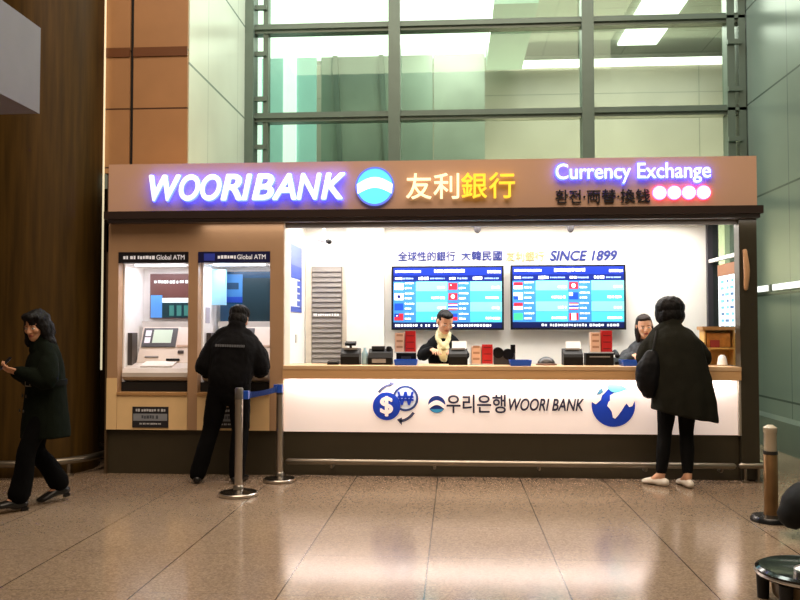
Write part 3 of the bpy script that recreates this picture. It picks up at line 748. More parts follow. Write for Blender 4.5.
# ------------------------------------------------------------------ things on the worktop (z = 1.08)
ZT = 1.08
def tray(x, y, w, lab):
    t = thing('money_tray', lab, 'tray', (x, y, ZT), 0, 'blue money trays on the worktop')
    bm = new(); h = .055; d = .10; prof = [(-w, 0), (w, 0), (w+.012, h), (w, h), (w-.012, .01), (-w+.012, .01), (-w, h), (-w-.012, h)]
    prism(bm, prof, 'y', -d, d); box(bm, -w, w, -d-.008, -d, 0, h); box(bm, -w, w, d, d+.008, 0, h)
    obj('dish', bm, BLUE, t)
    bx('liner', (-w+.02, w-.02, -d+.01, d-.01, .01, .016), mat('tray_liner', '#27397a', .7), t)
    return t
tray(-.49, 8.22, .105, 'blue money tray below the red leaflets by the teller with a scarf')
tray(.64, 8.17, .095, 'blue money tray beside the dark coin counter in the middle of the worktop')
tray(1.72, 8.22, .085, 'blue money tray at the elbow of the customer in a long coat')

def leaflets(x, y, z, h, lab, hold=True):
    t = thing('leaflet_holder', lab, 'leaflet holder', (x, y, z), 0, 'leaflet holders on the worktop')
    bx('stand', (-.115, .115, -.05, .05, 0, .012), mat('acrylic', '#dfe4e8', .2), t)
    bx('back_plate', (-.115, .115, .03, .036, .012, h*.9), mat('acrylic', '#dfe4e8', .2), t)
    p = bx('pink_leaflets', (-.105, -.01, -.03, .028, .012, h-.02), PINK, t)
    bm = new()
    for i in range(3): box(bm, -.09, -.025, -.0312, -.03, .05+i*.06, .052+i*.06+.02)
    obj('leaflet_print', bm, mat('pinkprint', '#b98a70', .6), p)
    r_ = bx('red_leaflets', (.0, .105, -.03, .028, .012, h), RED, t)
    bm = new()
    for i in range(3): box(bm, .015, .09, -.0312, -.03, .04+i*.065, .05+i*.065)
    obj('leaflet_print', bm, mat('redprint', '#7a1014', .6), r_)
    return t
bb0 = thing('document_box', 'black document box under the leaflets near the middle of the left screen', 'box', (-.50, 8.44, ZT), 0, 'black boxes on the worktop')
bx('case', (-.10, .10, -.06, .06, 0, .115), BLACK, bb0, bevel=.005); bx('front_label', (-.05, .05, -.062, -.06, .04, .08), mat('lbl', '#33363c', .5), bb0)
leaflets(-.51, 8.44, ZT+.115, .225, 'pink and red leaflet holder left of the teller with a scarf')
leaflets(.27, 8.30, ZT, .205, 'pink and red leaflet holder standing directly on the worktop right of the teller')
bb = thing('document_box', 'black document box under the leaflets below the right screen', 'box', (1.43, 8.32, ZT), 0, 'black boxes on the worktop')
bx('case', (-.135, .135, -.07, .07, 0, .12), BLACK, bb, bevel=.006); bx('front_label', (-.1, .1, -.073, -.07, .08, .09), GREY, bb)
leaflets(1.455, 8.32, ZT+.12, .225, 'pink and red leaflet holder on top of a black box below the right screen')

def printer(x, y, lab, paper):
    t = thing('receipt_printer', lab, 'printer', (x, y, ZT), 0, 'receipt printers on the worktop')
    bm = new(); prism(bm, [(-.09, 0), (.09, 0), (.09, .16), (.0, .165), (-.075, .11), (-.09, .08)], 'x', -.095, .095); obj('case', bm, BLACK, t, bevel=.006)
    bx('paper_slot', (-.07, .07, -.03, .0, .15, .168), GREY, t)
    if paper:
        bm = new(); prism(bm, [(-.01, .16), (-.005, .16), (.04, .235), (.03, .237)], 'x', -.06, .085); obj('paper', bm, PAPER, t)
    else:
        bm = new(); prism(bm, [(-.05, .19), (.02, .205), (.02, .235), (-.05, .215)], 'x', -.055, .055); obj('display_head', bm, BLACK, t, bevel=.004)
        obj('display_neck', lathe(new(), [(.014, .15), (.014, .2)], (0, -.01, 0), 10), BLACK, t)
    return t
printer(.03, 8.32, 'black printer with white paper right beside the teller with a scarf', True)
printer(1.17, 8.32, 'black printer with white paper below the left part of the right screen', True)
printer(-1.06, 8.32, 'black terminal with a raised display at the left end of the worktop', False)
t = thing('card_reader', 'small low black reader at the far left end of the worktop', 'reader', (-1.23, 8.26, ZT))
bm = new(); prism(bm, [(-.06, 0), (.06, 0), (.06, .04), (-.06, .022)], 'x', -.055, .055); obj('case', bm, BLACK, t, bevel=.005); bx('key_field', (-.04, .04, -.04, .03, .03, .033), GREY, t)
t = thing('note_counter', 'black banknote counter left of the leaflets on the worktop', 'machine', (-.755, 8.32, ZT))
bm = new(); prism(bm, [(-.09, 0), (.09, 0), (.09, .15), (.03, .16), (-.06, .12), (-.09, .07)], 'x', -.12, .12); obj('case', bm, BLACK, t, bevel=.008)
bx('hopper', (-.09, .04, -.02, .08, .15, .185), mat('hopper', '#22252a', .4), t, bevel=.006)
obj('knob', lathe(new(), [(.03, .11), (.032, .16), (.025, .18), (.01, .185)], (.085, 0, 0), 16), BLACK, t, smooth=True)
bx('control_panel', (-.08, .06, -.092, -.088, .02, .06), GREY, t)
tag(obj('water_bottle', lathe(new(), [(.03, 0), (.033, .01), (.033, .11), (.014, .15), (.014, .17)], (-.915, 8.30, ZT), 18), mat('bottle_pale', '#a9cfe0', .2), smooth=True), 'small pale blue bottle left of the banknote counter', 'bottle')
t = thing('coin_counter', 'dark grey coin counter with round wheels in the middle of the worktop', 'machine', (.485, 8.41, ZT))
DKG = mat('dark_grey_plastic', '#3c3a3c', .45)
bx('case', (-.095, .12, -.07, .07, 0, .11), DKG, t, bevel=.015)
for x, z in ((-.05, .12), (.05, .105)):
    bm = new(); tube(bm, [(x, -.08, z), (x, .05, z)], [.055, .055], 20, fwd=(0, 0, 1), sub=1, cap=False); obj('wheel', bm, BLACK, t, smooth=True)
bx('rear_column', (.08, .125, -.02, .05, .11, .20), BLACK, t, bevel=.006)
t = thing('desk_bell', 'low dark dome on the worktop below the right screen', 'dome', (.91, 8.30, ZT))
obj('dome', lathe(new(), [(.09, .015), (.085, .035), (.065, .06), (.035, .078), (.008, .084)], N=28), mat('dome_dark', '#2a2422', .3), t, smooth=True)
obj('base', lathe(new(), [(.105, 0), (.105, .012), (.09, .018)], N=28), mat('dome_brown', '#6d4c38', .4), t, smooth=True)
t = thing('desk_phone', 'black desk telephone right of the black document box', 'telephone', (1.67, 8.44, ZT))
bm = new(); prism(bm, [(-.08, 0), (.08, 0), (.08, .07), (-.08, .03)], 'x', -.07, .07); obj('case', bm, BLACK, t, bevel=.006)
bm = new(); tube(bm, [(-.045, -.07, .09), (-.045, -.04, .115), (-.045, .04, .135), (-.045, .08, .12)], [.026, .018, .018, .026], 12, fwd=(0, 0, 1)); obj('handset', bm, BLACK, t, smooth='all')
# tan rack at the right end
t = thing('document_rack', 'tan wooden document rack at the right end of the worktop', 'rack', (2.62, 8.42, ZT))
RK = mat('rack_tan', '#d2a85e', .45, var=.05)
bx('side', (-.15, -.135, -.08, .08, 0, .35), RK, t); bx('side', (.135, .15, -.08, .08, 0, .35), RK, t); bx('back', (-.135, .135, .07, .08, 0, .35), RK, t)
bx('top', (-.17, .17, -.10, .10, .35, .385), mat('rack_top', '#a87c48', .45), t); bx('shelf', (-.135, .135, -.08, .07, .16, .175), RK, t)
tag(bx('file_folders', (2.50, 2.73, 8.36, 8.48, 1.26, 1.40), mat('folder_orange', '#b9772c', .6, var=.3, vscale=14)), 'orange brown folders on the upper shelf of the tan rack', 'folders')
tag(bx('red_booklet', (2.53, 2.62, 8.342, 8.358, 1.256, 1.33), mat('booklet_red', '#8c2a20', .6)), 'small dark red booklet in front of the folders on the rack', 'booklet')
bm = new(); tube(bm, [(2.62, 8.27, 1.09), (2.62, 8.27, 1.15)], [.05, .04], 18, fwd=(0, 1, 0), sub=2)
for v in bm.verts: v.co.z = max(v.co.z, 1.08)
tag(obj('paper_cup', bm, PAPER, smooth=True), 'white paper cup in front of the tan rack', 'cup')

#PEOPLE0#
# ------------------------------------------------------------------ people (local frame: facing +y, right hand on +x)
SKIN = mat('skin_warm', '#c89474', .6, var=.03)
SKIN2 = mat('skin_light', '#d2a283', .6, var=.03)
LIPS = mat('lips', '#a8564c', .5); EYEW = mat('eye_white', '#e8e2da', .3); EYED = mat('eye_dark', '#1a1210', .3); BROW = mat('brow', '#4a3328', .8)
HAIR = mat('black_hair', '#070505', .6, spec=.2, var=.3, vscale=30, stretch=(8, 8, 1), bump=.3, bscale=40)
HAIRB = mat('brown_hair', '#22140d', .6, spec=.25, var=.3, vscale=30, stretch=(8, 8, 1), bump=.3, bscale=40)

def remesh(name, bm, mats, parent, voxel, smooth=3, amp=0, freq=9, pick=None, post=None):
    bmesh.ops.recalc_face_normals(bm, faces=bm.faces[:])
    me = bpy.data.meshes.new(name); bm.to_mesh(me); bm.free()
    o = bpy.data.objects.new(name, me); C.objects.link(o)
    md = o.modifiers.new('r', 'REMESH'); md.mode = 'VOXEL'; md.voxel_size = voxel
    dg = bpy.context.evaluated_depsgraph_get()
    m2 = bpy.data.meshes.new_from_object(o.evaluated_get(dg))
    bpy.data.objects.remove(o); bpy.data.meshes.remove(me)
    b = bmesh.new(); b.from_mesh(m2)
    for _ in range(smooth): bmesh.ops.smooth_vert(b, verts=b.verts[:], factor=.5, use_axis_x=True, use_axis_y=True, use_axis_z=True)
    if amp:
        b.normal_update()
        for v in b.verts:
            p = v.co
            q = noise.noise(Vector((p.x*freq, p.y*freq, p.z*freq*.45)))+.5*noise.noise(Vector((p.x*freq*2.3+7, p.y*freq*2.3, p.z*freq*1.6)))
            v.co = p+v.normal*amp*q
    if post:
        for v in b.verts: post(v)
    if pick:
        for f in b.faces: f.material_index = pick(f.calc_center_median(), f.normal)
    m2.name = name; m2.materials.clear()
    for k_ in (mats if isinstance(mats, (list, tuple)) else [mats]): m2.materials.append(k_)
    b.to_mesh(m2); b.free()
    for p in m2.polygons: p.use_smooth = True
    o = bpy.data.objects.new(name, m2); C.objects.link(o); o.parent = parent
    return o

HEADRINGS = [(-.02, .020, .022, .052), (.03, .034, .036, .046), (.10, .046, .054, .034), (.20, .056, .072, .016), (.33, .064, .086, .004), (.48, .070, .093, -.002), (.62, .073, .097, -.006),
             (.76, .071, .094, -.009), (.87, .060, .081, -.010), (.95, .040, .056, -.010), (1.0, .014, .022, -.010)]
def head_matrix(base, nod, turn, tilt=0):
    return Matrix.Translation(Vector(base)) @ Matrix.Rotation(turn, 4, 'Z') @ Matrix.Rotation(-nod, 4, 'X') @ Matrix.Rotation(tilt, 4, 'Y')
def add_head(bm, M, hh=.22):
    q = hh/.22; N = 28; prev = None; rings = []
    for t, w_, d, yc in HEADRINGS:
        rings.append([bm.verts.new(M @ Vector((w_*q*math.cos(2*PI*i/N), (yc+d*math.sin(2*PI*i/N))*q, t*hh))) for i in range(N)])
    for a, b in zip(rings, rings[1:]):
        for i in range(N): bm.faces.new((a[i], a[(i+1) % N], b[(i+1) % N], b[i]))
    bm.faces.new(list(reversed(rings[0]))); bm.faces.new(rings[-1])
    def P(x, y, t): return M @ Vector((x*q, y*q, t*hh))
    R3 = M.to_3x3()
    tube(bm, [P(0, .084, .56), P(0, .096, .46), P(0, .106, .37)], [(.009, .010), (.011, .012), (.016, .013)], 10, fwd=R3 @ Vector((0, 1, 0)), sub=3)
    for s_ in (-1, 1):
        blob(bm, P(s_*.013, .096, .365), (.009*q, .010*q, .008*q), R3, 8)
        blob(bm, P(s_*.078, -.008, .47), (.010*q, .024*q, .034*q), R3, 10)
        blob(bm, P(s_*.038, .064, .40), (.026*q, .024*q, .026*q), R3, 10)
        blob(bm, P(s_*.031, .079, .505), (.014*q, .010*q, .010*q), R3, 10)
        blob(bm, P(s_*.031, .080, .585), (.022*q, .010*q, .008*q), R3, 8)
    blob(bm, P(0, .086, .245), (.022*q, .010*q, .008*q), R3, 10); blob(bm, P(0, .085, .20), (.018*q, .010*q, .008*q), R3, 10)
    blob(bm, P(0, .070, .06), (.022*q, .018*q, .016*q), R3, 10)

def face_pick(M, hh):
    I = M.inverted(); q = hh/.22
    def f(c, n):
        p = I @ c
        x, y, z = abs(p.x)/q, p.y/q, p.z/hh
        if y < .05 or z < 0 or z > 1: return 0
        if (x/.024)**2+((z-.222)/.048)**2 < 1: return 1
        e = ((x-.031)/.015)**2+((z-.505)/.032)**2
        if e < .28: return 3
        if e < 1: return 2
        if abs(z-.605+.4*(x-.03)**2/.01*.1) < .012 and .014 < x < .046: return 4
        return 0
    return f

def add_hand(bm, wrist, d, n, side, curl=.5, sc=1.0):
    """palm and five fingers; d = pointing direction, n = direction the fingers curl to, side=+1 thumb along d x n"""
    W = Vector(wrist); d = Vector(d).normalized(); n = Vector(n); n = (n-d*n.dot(d)).normalized(); s_ = d.cross(n)*side
    tube(bm, [W-d*.02, W+d*.03*sc, W+d*.088*sc], [(.024*sc, .018*sc), (.036*sc, .015*sc), (.041*sc, .013*sc)], 12, fwd=n, sub=3)
    for off, ln in ((.033, .070), (.011, .079), (-.011, .074), (-.033, .058)):
        b = W+d*.085*sc+s_*off*sc
        dirs = []; a = curl*.5
        p = [b]; spread = s_*(off*1.1)
        for fr, ad in ((.42, 0), (.33, curl*.7), (.25, curl*.5)):
            a += ad
            p.append(p[-1]+((d+spread*1.5)*math.cos(a)+n*math.sin(a)).normalized()*ln*fr*sc)
        tube(bm, p, [.0088*sc, .0085*sc, .008*sc, .0068*sc], 8, fwd=s_, sub=2)
    tb = W+d*.025*sc+s_*.030*sc
    tube(bm, [tb, tb+(d*.5+s_*.75+n*.25).normalized()*.034*sc, tb+(d*.5+s_*.75+n*.25).normalized()*.034*sc+(d*.85+s_*.35+n*.4).normalized()*.030*sc,
              tb+(d*.5+s_*.75+n*.25).normalized()*.034*sc+(d*.85+s_*.2+n*.5).normalized()*.056*sc], [.0135*sc, .0115*sc, .0095*sc, .008*sc], 8, fwd=n, sub=2)

def person(label, loc, rz, J, skin, hh=.22, arms=True):
    """J: pelvis, spine points and limb joints in local metres; builds the continuous body"""
    t = thing('person', label, 'person', loc, rz)
    bm = new()
    nk = Vector(J['neck']); M = head_matrix(J['head'], *J['turn'])
    sp = J['spine']                       # crotch, hip, waist, chest, shoulder line
    tube(bm, sp+[J['neck']], [(.085, .075), (.150*J.get('hipw', 1), .098), (.110, .08), (.135, .09), (.118, .062), (.052, .05)], 20)
    tube(bm, [Vector(J['neck'])-Vector((0, .005, .04)), (nk+M @ Vector((0, -.01, .03)))/2, M @ Vector((0, -.018, .075))], [.056, .050, .052], 16, sub=3)
    add_head(bm, M, hh)
    for s_ in ('l', 'r'):
        hp, kn, an, to = [Vector(p) for p in J['leg_'+s_]]
        tube(bm, [hp, (hp+kn)/2, kn, (kn*.6+an*.4)+Vector((0, -.012, 0)), an], [.082, .072, .053, .052, .036], 14)
        tube(bm, [an+Vector((0, 0, .02)), an*.55+to*.45+Vector((0, 0, -.005)), to], [(.036, .04), (.040, .032), (.030, .018)], 12, fwd=(0, 0, 1))
        sh, el, wr = [Vector(p) for p in J['arm_'+s_]]
        sh = sh+Vector((-.022*(1 if sh.x > 0 else -1), 0, -.058))
        tube(bm, [nk+Vector((0, -.01, -.045)), nk*.5+sh*.5, sh], [.040, .042, .038], 12)
        tube(bm, [sh, (sh+el)/2, el, (el+wr)/2, wr], [.042, .042, .037, .034, .026], 12)
        d, n, cu = J['hand_'+s_]
        add_hand(bm, wr, d, n, J.get('thumb_'+s_, 1), cu)
    b = remesh('body', bm, [skin, LIPS, EYEW, EYED, BROW], t, .0048, 1, pick=face_pick(M, hh))
    return t, M

def shoe(name, t, J, side, m, lift=.0, r=1.0, heel=0):
    hp, kn, an, to = [Vector(p) for p in J['leg_'+side]]
    bm = new()
    f = (to-an); f.z = 0; f.normalize()
    back = an-f*.045
    z0 = min(to.z, an.z-.07)
    tube(bm, [Vector((back.x, back.y, an.z-.045)), Vector((an.x, an.y, an.z-.042))+f*.02, (an*.5+to*.5)+Vector((0, 0, -.012)), to+Vector((0, 0, .004)), to+f*.03], [(.034*r, .036), (.038*r, .042), (.042*r, .034), (.040*r, .026), (.024*r, .018)], 14, fwd=(0, 0, 1))
    return remesh(name, bm, m, t, .006, 2)

def sleeve_leg(name, t, J, m, r, top=None, voxel=.009, amp=.006, stop=None, hipr=(.16, .115)):
    """trousers: hips and two legs as one garment"""
    bm = new(); sp = [Vector(p) for p in J['spine']]
    tube(bm, [sp[0]+Vector((0, 0, .02)), sp[1], sp[1]*.3+sp[2]*.7], [(hipr[0]*.85, hipr[1]), hipr, (hipr[0]*.88, hipr[1]*.92)], 20)
    for s_ in ('l', 'r'):
        hp, kn, an, to = [Vector(p) for p in J['leg_'+s_]]
        e = an if stop is None else kn*(1-stop)+an*stop
        tube(bm, [hp, (hp+kn)/2, kn, (kn+e)/2+Vector((0, -.008, 0)), e], r, 16)
    return remesh(name, bm, m, t, voxel, 3, amp, 9)

def add_sleeves(bm, J, r, trim=.93):
    for s_ in ('l', 'r'):
        sh, el, wr = [Vector(p) for p in J['arm_'+s_]]
        e = el+(wr-el)*trim
        nk = Vector(J['neck']); sh = sh+Vector((-.02*(1 if sh.x > 0 else -1), 0, -.055)); rt = r[0][0]*.78
        tube(bm, [nk+Vector((0, -.01, -.045)), nk*.5+sh*.5+Vector((0, 0, .012)), sh], [rt, rt*1.02, rt], 16)
        r = [(rt, rt*1.05)]+list(r[1:])
        tube(bm, [sh, (sh*.55+el*.45), el, (el+e)/2, e], r, 16)

V = Vector
# ---- person in black at the right cash machine, seen from behind
J = dict(spine=[V((-.01, -.02, .80)), V((0, -.02, .92)), V((.01, .0, 1.06)), V((.02, .05, 1.24)), V((.02, .09, 1.375))], neck=V((.025, .105, 1.43)),
         head=V((.03, .155, 1.435)), turn=(.30, -.06, 0),
         leg_l=[V((-.10, -.02, .90)), V((-.19, .02, .49)), V((-.30, -.03, .085)), V((-.335, .14, .025))],
         leg_r=[V((.09, -.02, .90)), V((.085, .03, .49)), V((.07, -.02, .085)), V((.10, .15, .025))],
         arm_l=[V((-.185, .09, 1.36)), V((-.265, .07, 1.06)), V((-.20, .30, 1.10))], arm_r=[V((.215, .09, 1.36)), V((.265, .09, 1.06)), V((.19, .31, 1.12))],
         hand_l=(V((.3, .9, 0)), V((0, 0, -1)), .7), hand_r=(V((-.3, .9, .05)), V((0, 0, -1)), .7), thumb_l=-1, thumb_r=1)
t, M = person('person in black jacket and trousers seen from behind at the right cash machine', (-2.11, 7.62, 0), 0, J, SKIN)
CL1 = mat('black_padded_cloth', '#060608', .85, spec=.15, var=.1, bump=.25, bscale=60)
TR1 = mat('black_trouser_cloth', '#050506', .9, spec=.12, var=.1, bump=.2, bscale=120)
sleeve_leg('trousers', t, J, TR1, [.11, .098, .082, .08, .078], amp=.008)
bm = new(); sp = J['spine']
tube(bm, [sp[1]+V((0, 0, .0)), sp[1]+V((0, .005, .06)), sp[2], sp[3], sp[4]+V((0, -.005, -.02)), J['neck']+V((0, 0, -.01))], [(.20, .145), (.21, .155), (.22, .155), (.235, .16), (.19, .12), (.095, .09)], 24)
add_sleeves(bm, J, [(.112, .11), (.108, .108), (.098, .098), (.078, .075), (.055, .055)])
tube(bm, [J['neck']+V((0, -.01, -.05)), J['neck']+V((.002, .01, .05))], [(.10, .095), (.088, .088)], 18, sub=2)
jk = remesh('jacket', bm, CL1, t, .009, 3, .010, 11)
bm = new(); rr = random.Random(9); x = -.135
bmv = []
while x < .135:
    wdt = rr.uniform(.012, .022); box(bm, x, min(x+wdt, .14), -.004, .004, -.011, .011); x += wdt+.006
st = obj('back_print', bm, mat('print_grey', '#5d6066', .6), jk); st.location = (.02, -.118, 1.285); st.rotation_euler = (-.12, .03, 0)
HM = M
bm = new()
for c_, r_ in (((0, -.018, .16), (.10, .112, .082)), ((0, -.05, .09), (.092, .08, .09)), ((0, .035, .195), (.085, .085, .045))):
    blob(bm, HM @ V(c_), r_, HM.to_3x3(), 18)
remesh('hair', bm, HAIR, t, .006, 2, .006, 40)
for s_ in ('l', 'r'): shoe('shoe', t, J, s_, mat('black_leather', '#0c0c0d', .4), r=1.15)

# ---- customer in the long dark coat, seen from behind
J = dict(spine=[V((0, -.0, .82)), V((0, .0, .94)), V((.0, .02, 1.09)), V((-.02, .06, 1.29)), V((-.03, .10, 1.42))], neck=V((-.025, .115, 1.475)),
         head=V((-.03, .165, 1.50)), turn=(.25, .25, 0), hipw=.95,
         leg_l=[V((-.09, .0, .92)), V((-.12, .03, .50)), V((-.165, .01, .085)), V((-.275, .11, .025))],
         leg_r=[V((.09, .0, .92)), V((.07, .02, .50)), V((.06, -.05, .085)), V((.03, .10, .025))],
         arm_l=[V((-.20, .10, 1.40)), V((-.27, .12, 1.16)), V((-.16, .34, 1.185))], arm_r=[V((.14, .10, 1.40)), V((.25, .14, 1.16)), V((.12, .35, 1.185))],
         hand_l=(V((.3, .9, 0)), V((0, 0, -1)), .4), hand_r=(V((-.3, .9, 0)), V((0, 0, -1)), .4), thumb_l=-1, thumb_r=1)
t, M = person('person with bobbed black hair in a long dark coat seen from behind at the counter', (2.05, 7.72, 0), 0, J, SKIN2)
COAT = mat('dark_wool_coat', '#1f1f19', .95, spec=.1, var=.15, bump=.3, bscale=90)
PANT = mat('black_slim_trousers', '#08090a', .85, spec=.15, bump=.2, bscale=120)
sleeve_leg('trousers', t, J, PANT, [.098, .088, .066, .064, .050], amp=.004, stop=.86)
bm = new(); sp = J['spine']
tube(bm, [V((.05, -.02, .655)), V((.04, -.02, .80)), V((.02, -.01, .98)), V((.0, .01, 1.14)), V((-.025, .055, 1.29)), V((-.03, .095, 1.405)), V((-.035, .11, 1.46))],
     [(.30, .20), (.29, .20), (.27, .19), (.25, .18), (.245, .17), (.19, .12), (.10, .09)], 28, cap='flat')
add_sleeves(bm, J, [(.10, .10), (.105, .10), (.095, .095), (.085, .08), (.065, .06)])
tube(bm, [J['neck']+V((0, -.01, -.05)), J['neck']+V((-.004, .005, .045))], [(.105, .10), (.088, .085)], 18, sub=2)
def hem(v):
    if v.co.z < 1.0:
        k_ = (1.0-v.co.z)/.36
        v.co.z += -.085*k_*(v.co.x+.03)/.3 + .01*k_
        v.co.y += .012*k_*math.sin(v.co.x*40)
remesh('coat', bm, COAT, t, .009, 3, .009, 8, post=hem)
bm = new()
for c_, r_ in (((0, -.04, .135), (.142, .120, .113)), ((0, -.055, .06), (.13, .095, .10)), ((-.09, -.015, .075), (.05, .07, .09)), ((.09, -.015, .075), (.05, .07, .09)), ((0, .025, .205), (.085, .07, .04))):
    blob(bm, M @ V(c_), r_, M.to_3x3(), 18)
remesh('hair', bm, HAIR, t, .006, 2, .006, 30)
for s_ in ('l', 'r'): shoe('shoe', t, J, s_, mat('white_shoe_leather', '#e9e4da', .5), r=1.05)
# shoulder bag
bt = thing('shoulder_bag', 'soft black shoulder bag hanging at the left side of the customer in the long coat', 'bag', (1.77, 7.67, 0), 0)
bm = new(); tube(bm, [(0, 0, .87), (-.005, 0, .94), (.01, 0, 1.08), (.05, .01, 1.20)], [(.07, .07), (.115, .085), (.12, .08), (.08, .05)], 20, fwd=(0, 1, 0))
remesh('bag_body', bm, mat('bag_blue_black', '#050509', .6, spec=.2, bump=.2, bscale=40), bt, .008, 2, .008, 12)
bm = new(); tube(bm, [(.03, -.01, 1.17), (.05, .0, 1.29), (.09, .06, 1.42), (.10, .13, 1.40), (.06, .12, 1.28), (.04, .05, 1.18)], [(.010, .004)]*6, 10, fwd=(0, 1, 0)); obj('strap', bm, BLACKM, bt, smooth='all')

# ---- walking person with a phone
J = dict(spine=[V((0, .0, .74)), V((0, .0, .85)), V((0, .0, .98)), V((0, .015, 1.165)), V((0, .02, 1.285))], neck=V((0, .03, 1.335)),
         head=V((0, .065, 1.365)), turn=(.30, .62, 0), hipw=.95,
         leg_l=[V((-.08, .01, .83)), V((-.10, .17, .47)), V((-.10, .23, .10)), V((-.12, .37, .06))],
         leg_r=[V((.08, -.01, .83)), V((.075, .05, .45)), V((.07, -.15, .135)), V((.06, .0, .035))],
         arm_l=[V((-.165, .02, 1.26)), V((-.20, .05, 1.02)), V((-.05, .23, 1.10))], arm_r=[V((.165, .02, 1.26)), V((.205, .05, 1.02)), V((.06, .22, 1.09))],
         hand_l=(V((.25, .85, .25)), V((.4, -.2, .9)), .8), hand_r=(V((-.35, .85, .25)), V((-.4, -.2, .9)), .8), thumb_l=1, thumb_r=-1)
t, M = person('person with wavy black hair in a belted dark coat walking while looking at a phone', (-3.36, 6.56, 0), math.radians(134), J, SKIN, .215)
COAT2 = mat('dark_green_coat', '#0f150e', .95, spec=.1, var=.15, bump=.3, bscale=90)
sleeve_leg('trousers', t, J, mat('black_flared_trousers', '#050505', .9, spec=.1), [.095, .085, .074, .078, .088], amp=.006, stop=.92)
bm = new(); sp = J['spine']
tube(bm, [V((0, .0, .56)), V((0, .0, .70)), V((0, .0, .84)), V((0, .0, .99)), V((0, .01, 1.15)), V((0, .015, 1.265)), V((0, .03, 1.325))],
     [(.205, .19), (.20, .18), (.19, .165), (.18, .15), (.19, .145), (.165, .105), (.085, .08)], 26, cap='flat')
add_sleeves(bm, J, [(.082, .082), (.08, .08), (.072, .07), (.065, .062), (.05, .05)])
tube(bm, [J['neck']+V((0, -.01, -.06)), J['neck']+V((0, .0, .045))], [(.115, .115), (.09, .085)], 18, sub=2)
ct = remesh('coat', bm, COAT2, t, .0085, 3, .008, 9)
bm = new(); tube(bm, [V((0, .0, .985)), V((0, .0, 1.03))], [(.194, .16), (.194, .16)], 28, sub=1, cap=False); obj('belt', bm, mat('coat_belt', '#080b08', .8, spec=.15), ct, smooth=True)
bm = new()
for y0 in (-1, 1): box(bm, -.04, .04, -.005, .005, y0*.025-.004, y0*.025+.004); box(bm, y0*.04-.004, y0*.04+.004, -.005, .005, -.029, .029)
bk = obj('buckle', bm, mat('buckle_metal', '#8a8474', .35, metal=.8), ct); bk.location = (-.04, .152, 1.006); bk.rotation_euler = (0, 0, .15)
for s_ in (-1, 1):
    bm = new(); prism(bm, [(0, 0), (s_*.085, .06), (s_*.075, .13), (s_*.03, .17)], 'y', 0, .008); lp = obj('lapel', bm, mat('lapel_cloth', '#0c110c', .9, spec=.1), ct); lp.location = (s_*.008, .142, 1.12); lp.rotation_euler = (.38, 0, 0)
    for z in (.9, .78): 
        o = obj('button', lathe(new(), [(.014, 0), (.014, .006), (.008, .008)], N=12), mat('coat_button', '#26241e', .4), ct, smooth=True); o.location = (s_*.05, .165+.02*(.9-z)/.12, z); o.rotation_euler = (-PI/2, 0, 0)
bm = new()
for c_, r_ in (((0, -.025, .145), (.10, .11, .092)), ((0, -.07, .05), (.105, .075, .12)), ((-.082, -.02, .05), (.038, .065, .115)), ((.082, -.02, .05), (.038, .065, .115)), ((-.09, -.015, -.03), (.045, .055, .055)), ((.09, -.015, -.03), (.045, .055, .055)), ((0, -.075, -.04), (.09, .05, .05)), ((.0, .045, .197), (.075, .06, .035))):
    blob(bm, M @ V(c_), r_, M.to_3x3(), 18)
remesh('hair', bm, HAIR, t, .006, 2, .010, 26)
BOOT = mat('black_boot_leather', '#0b0a0a', .35)
for s_ in ('l', 'r'):
    bt_ = shoe('boot', t, J, s_, BOOT, r=1.2)
    an = J['leg_'+s_][2]
    bm = new(); prism(bm, [(an.y-.075, an.z-.075), (an.y-.02, an.z-.07), (an.y-.03, max(an.z-.115, .001 if s_ == 'l' else .03)), (an.y-.068, max(an.z-.115, .001 if s_ == 'l' else .045))], 'x', an.x-.028, an.x+.028); obj('heel', bm, BOOT, bt_)
ph = thing('mobile_phone', 'dark mobile phone held by the walking person', 'phone', (0, 0, 0))
RT = Matrix.Translation(V((-3.36, 6.56, 0))) @ Matrix.Rotation(math.radians(134), 4, 'Z')
ph.matrix_world = RT @ Matrix.Translation(V((.01, .325, 1.165))) @ Matrix.Rotation(.75, 4, 'X')
bx('phone_body', (-.037, .037, -.006, .0, -.072, .072), BLACK, ph, bevel=.003)
bx('phone_screen', (-.033, .033, -.0075, -.006, -.064, .064), mat('phone_glow', '#8a98b4', .3, emit=.3), ph)

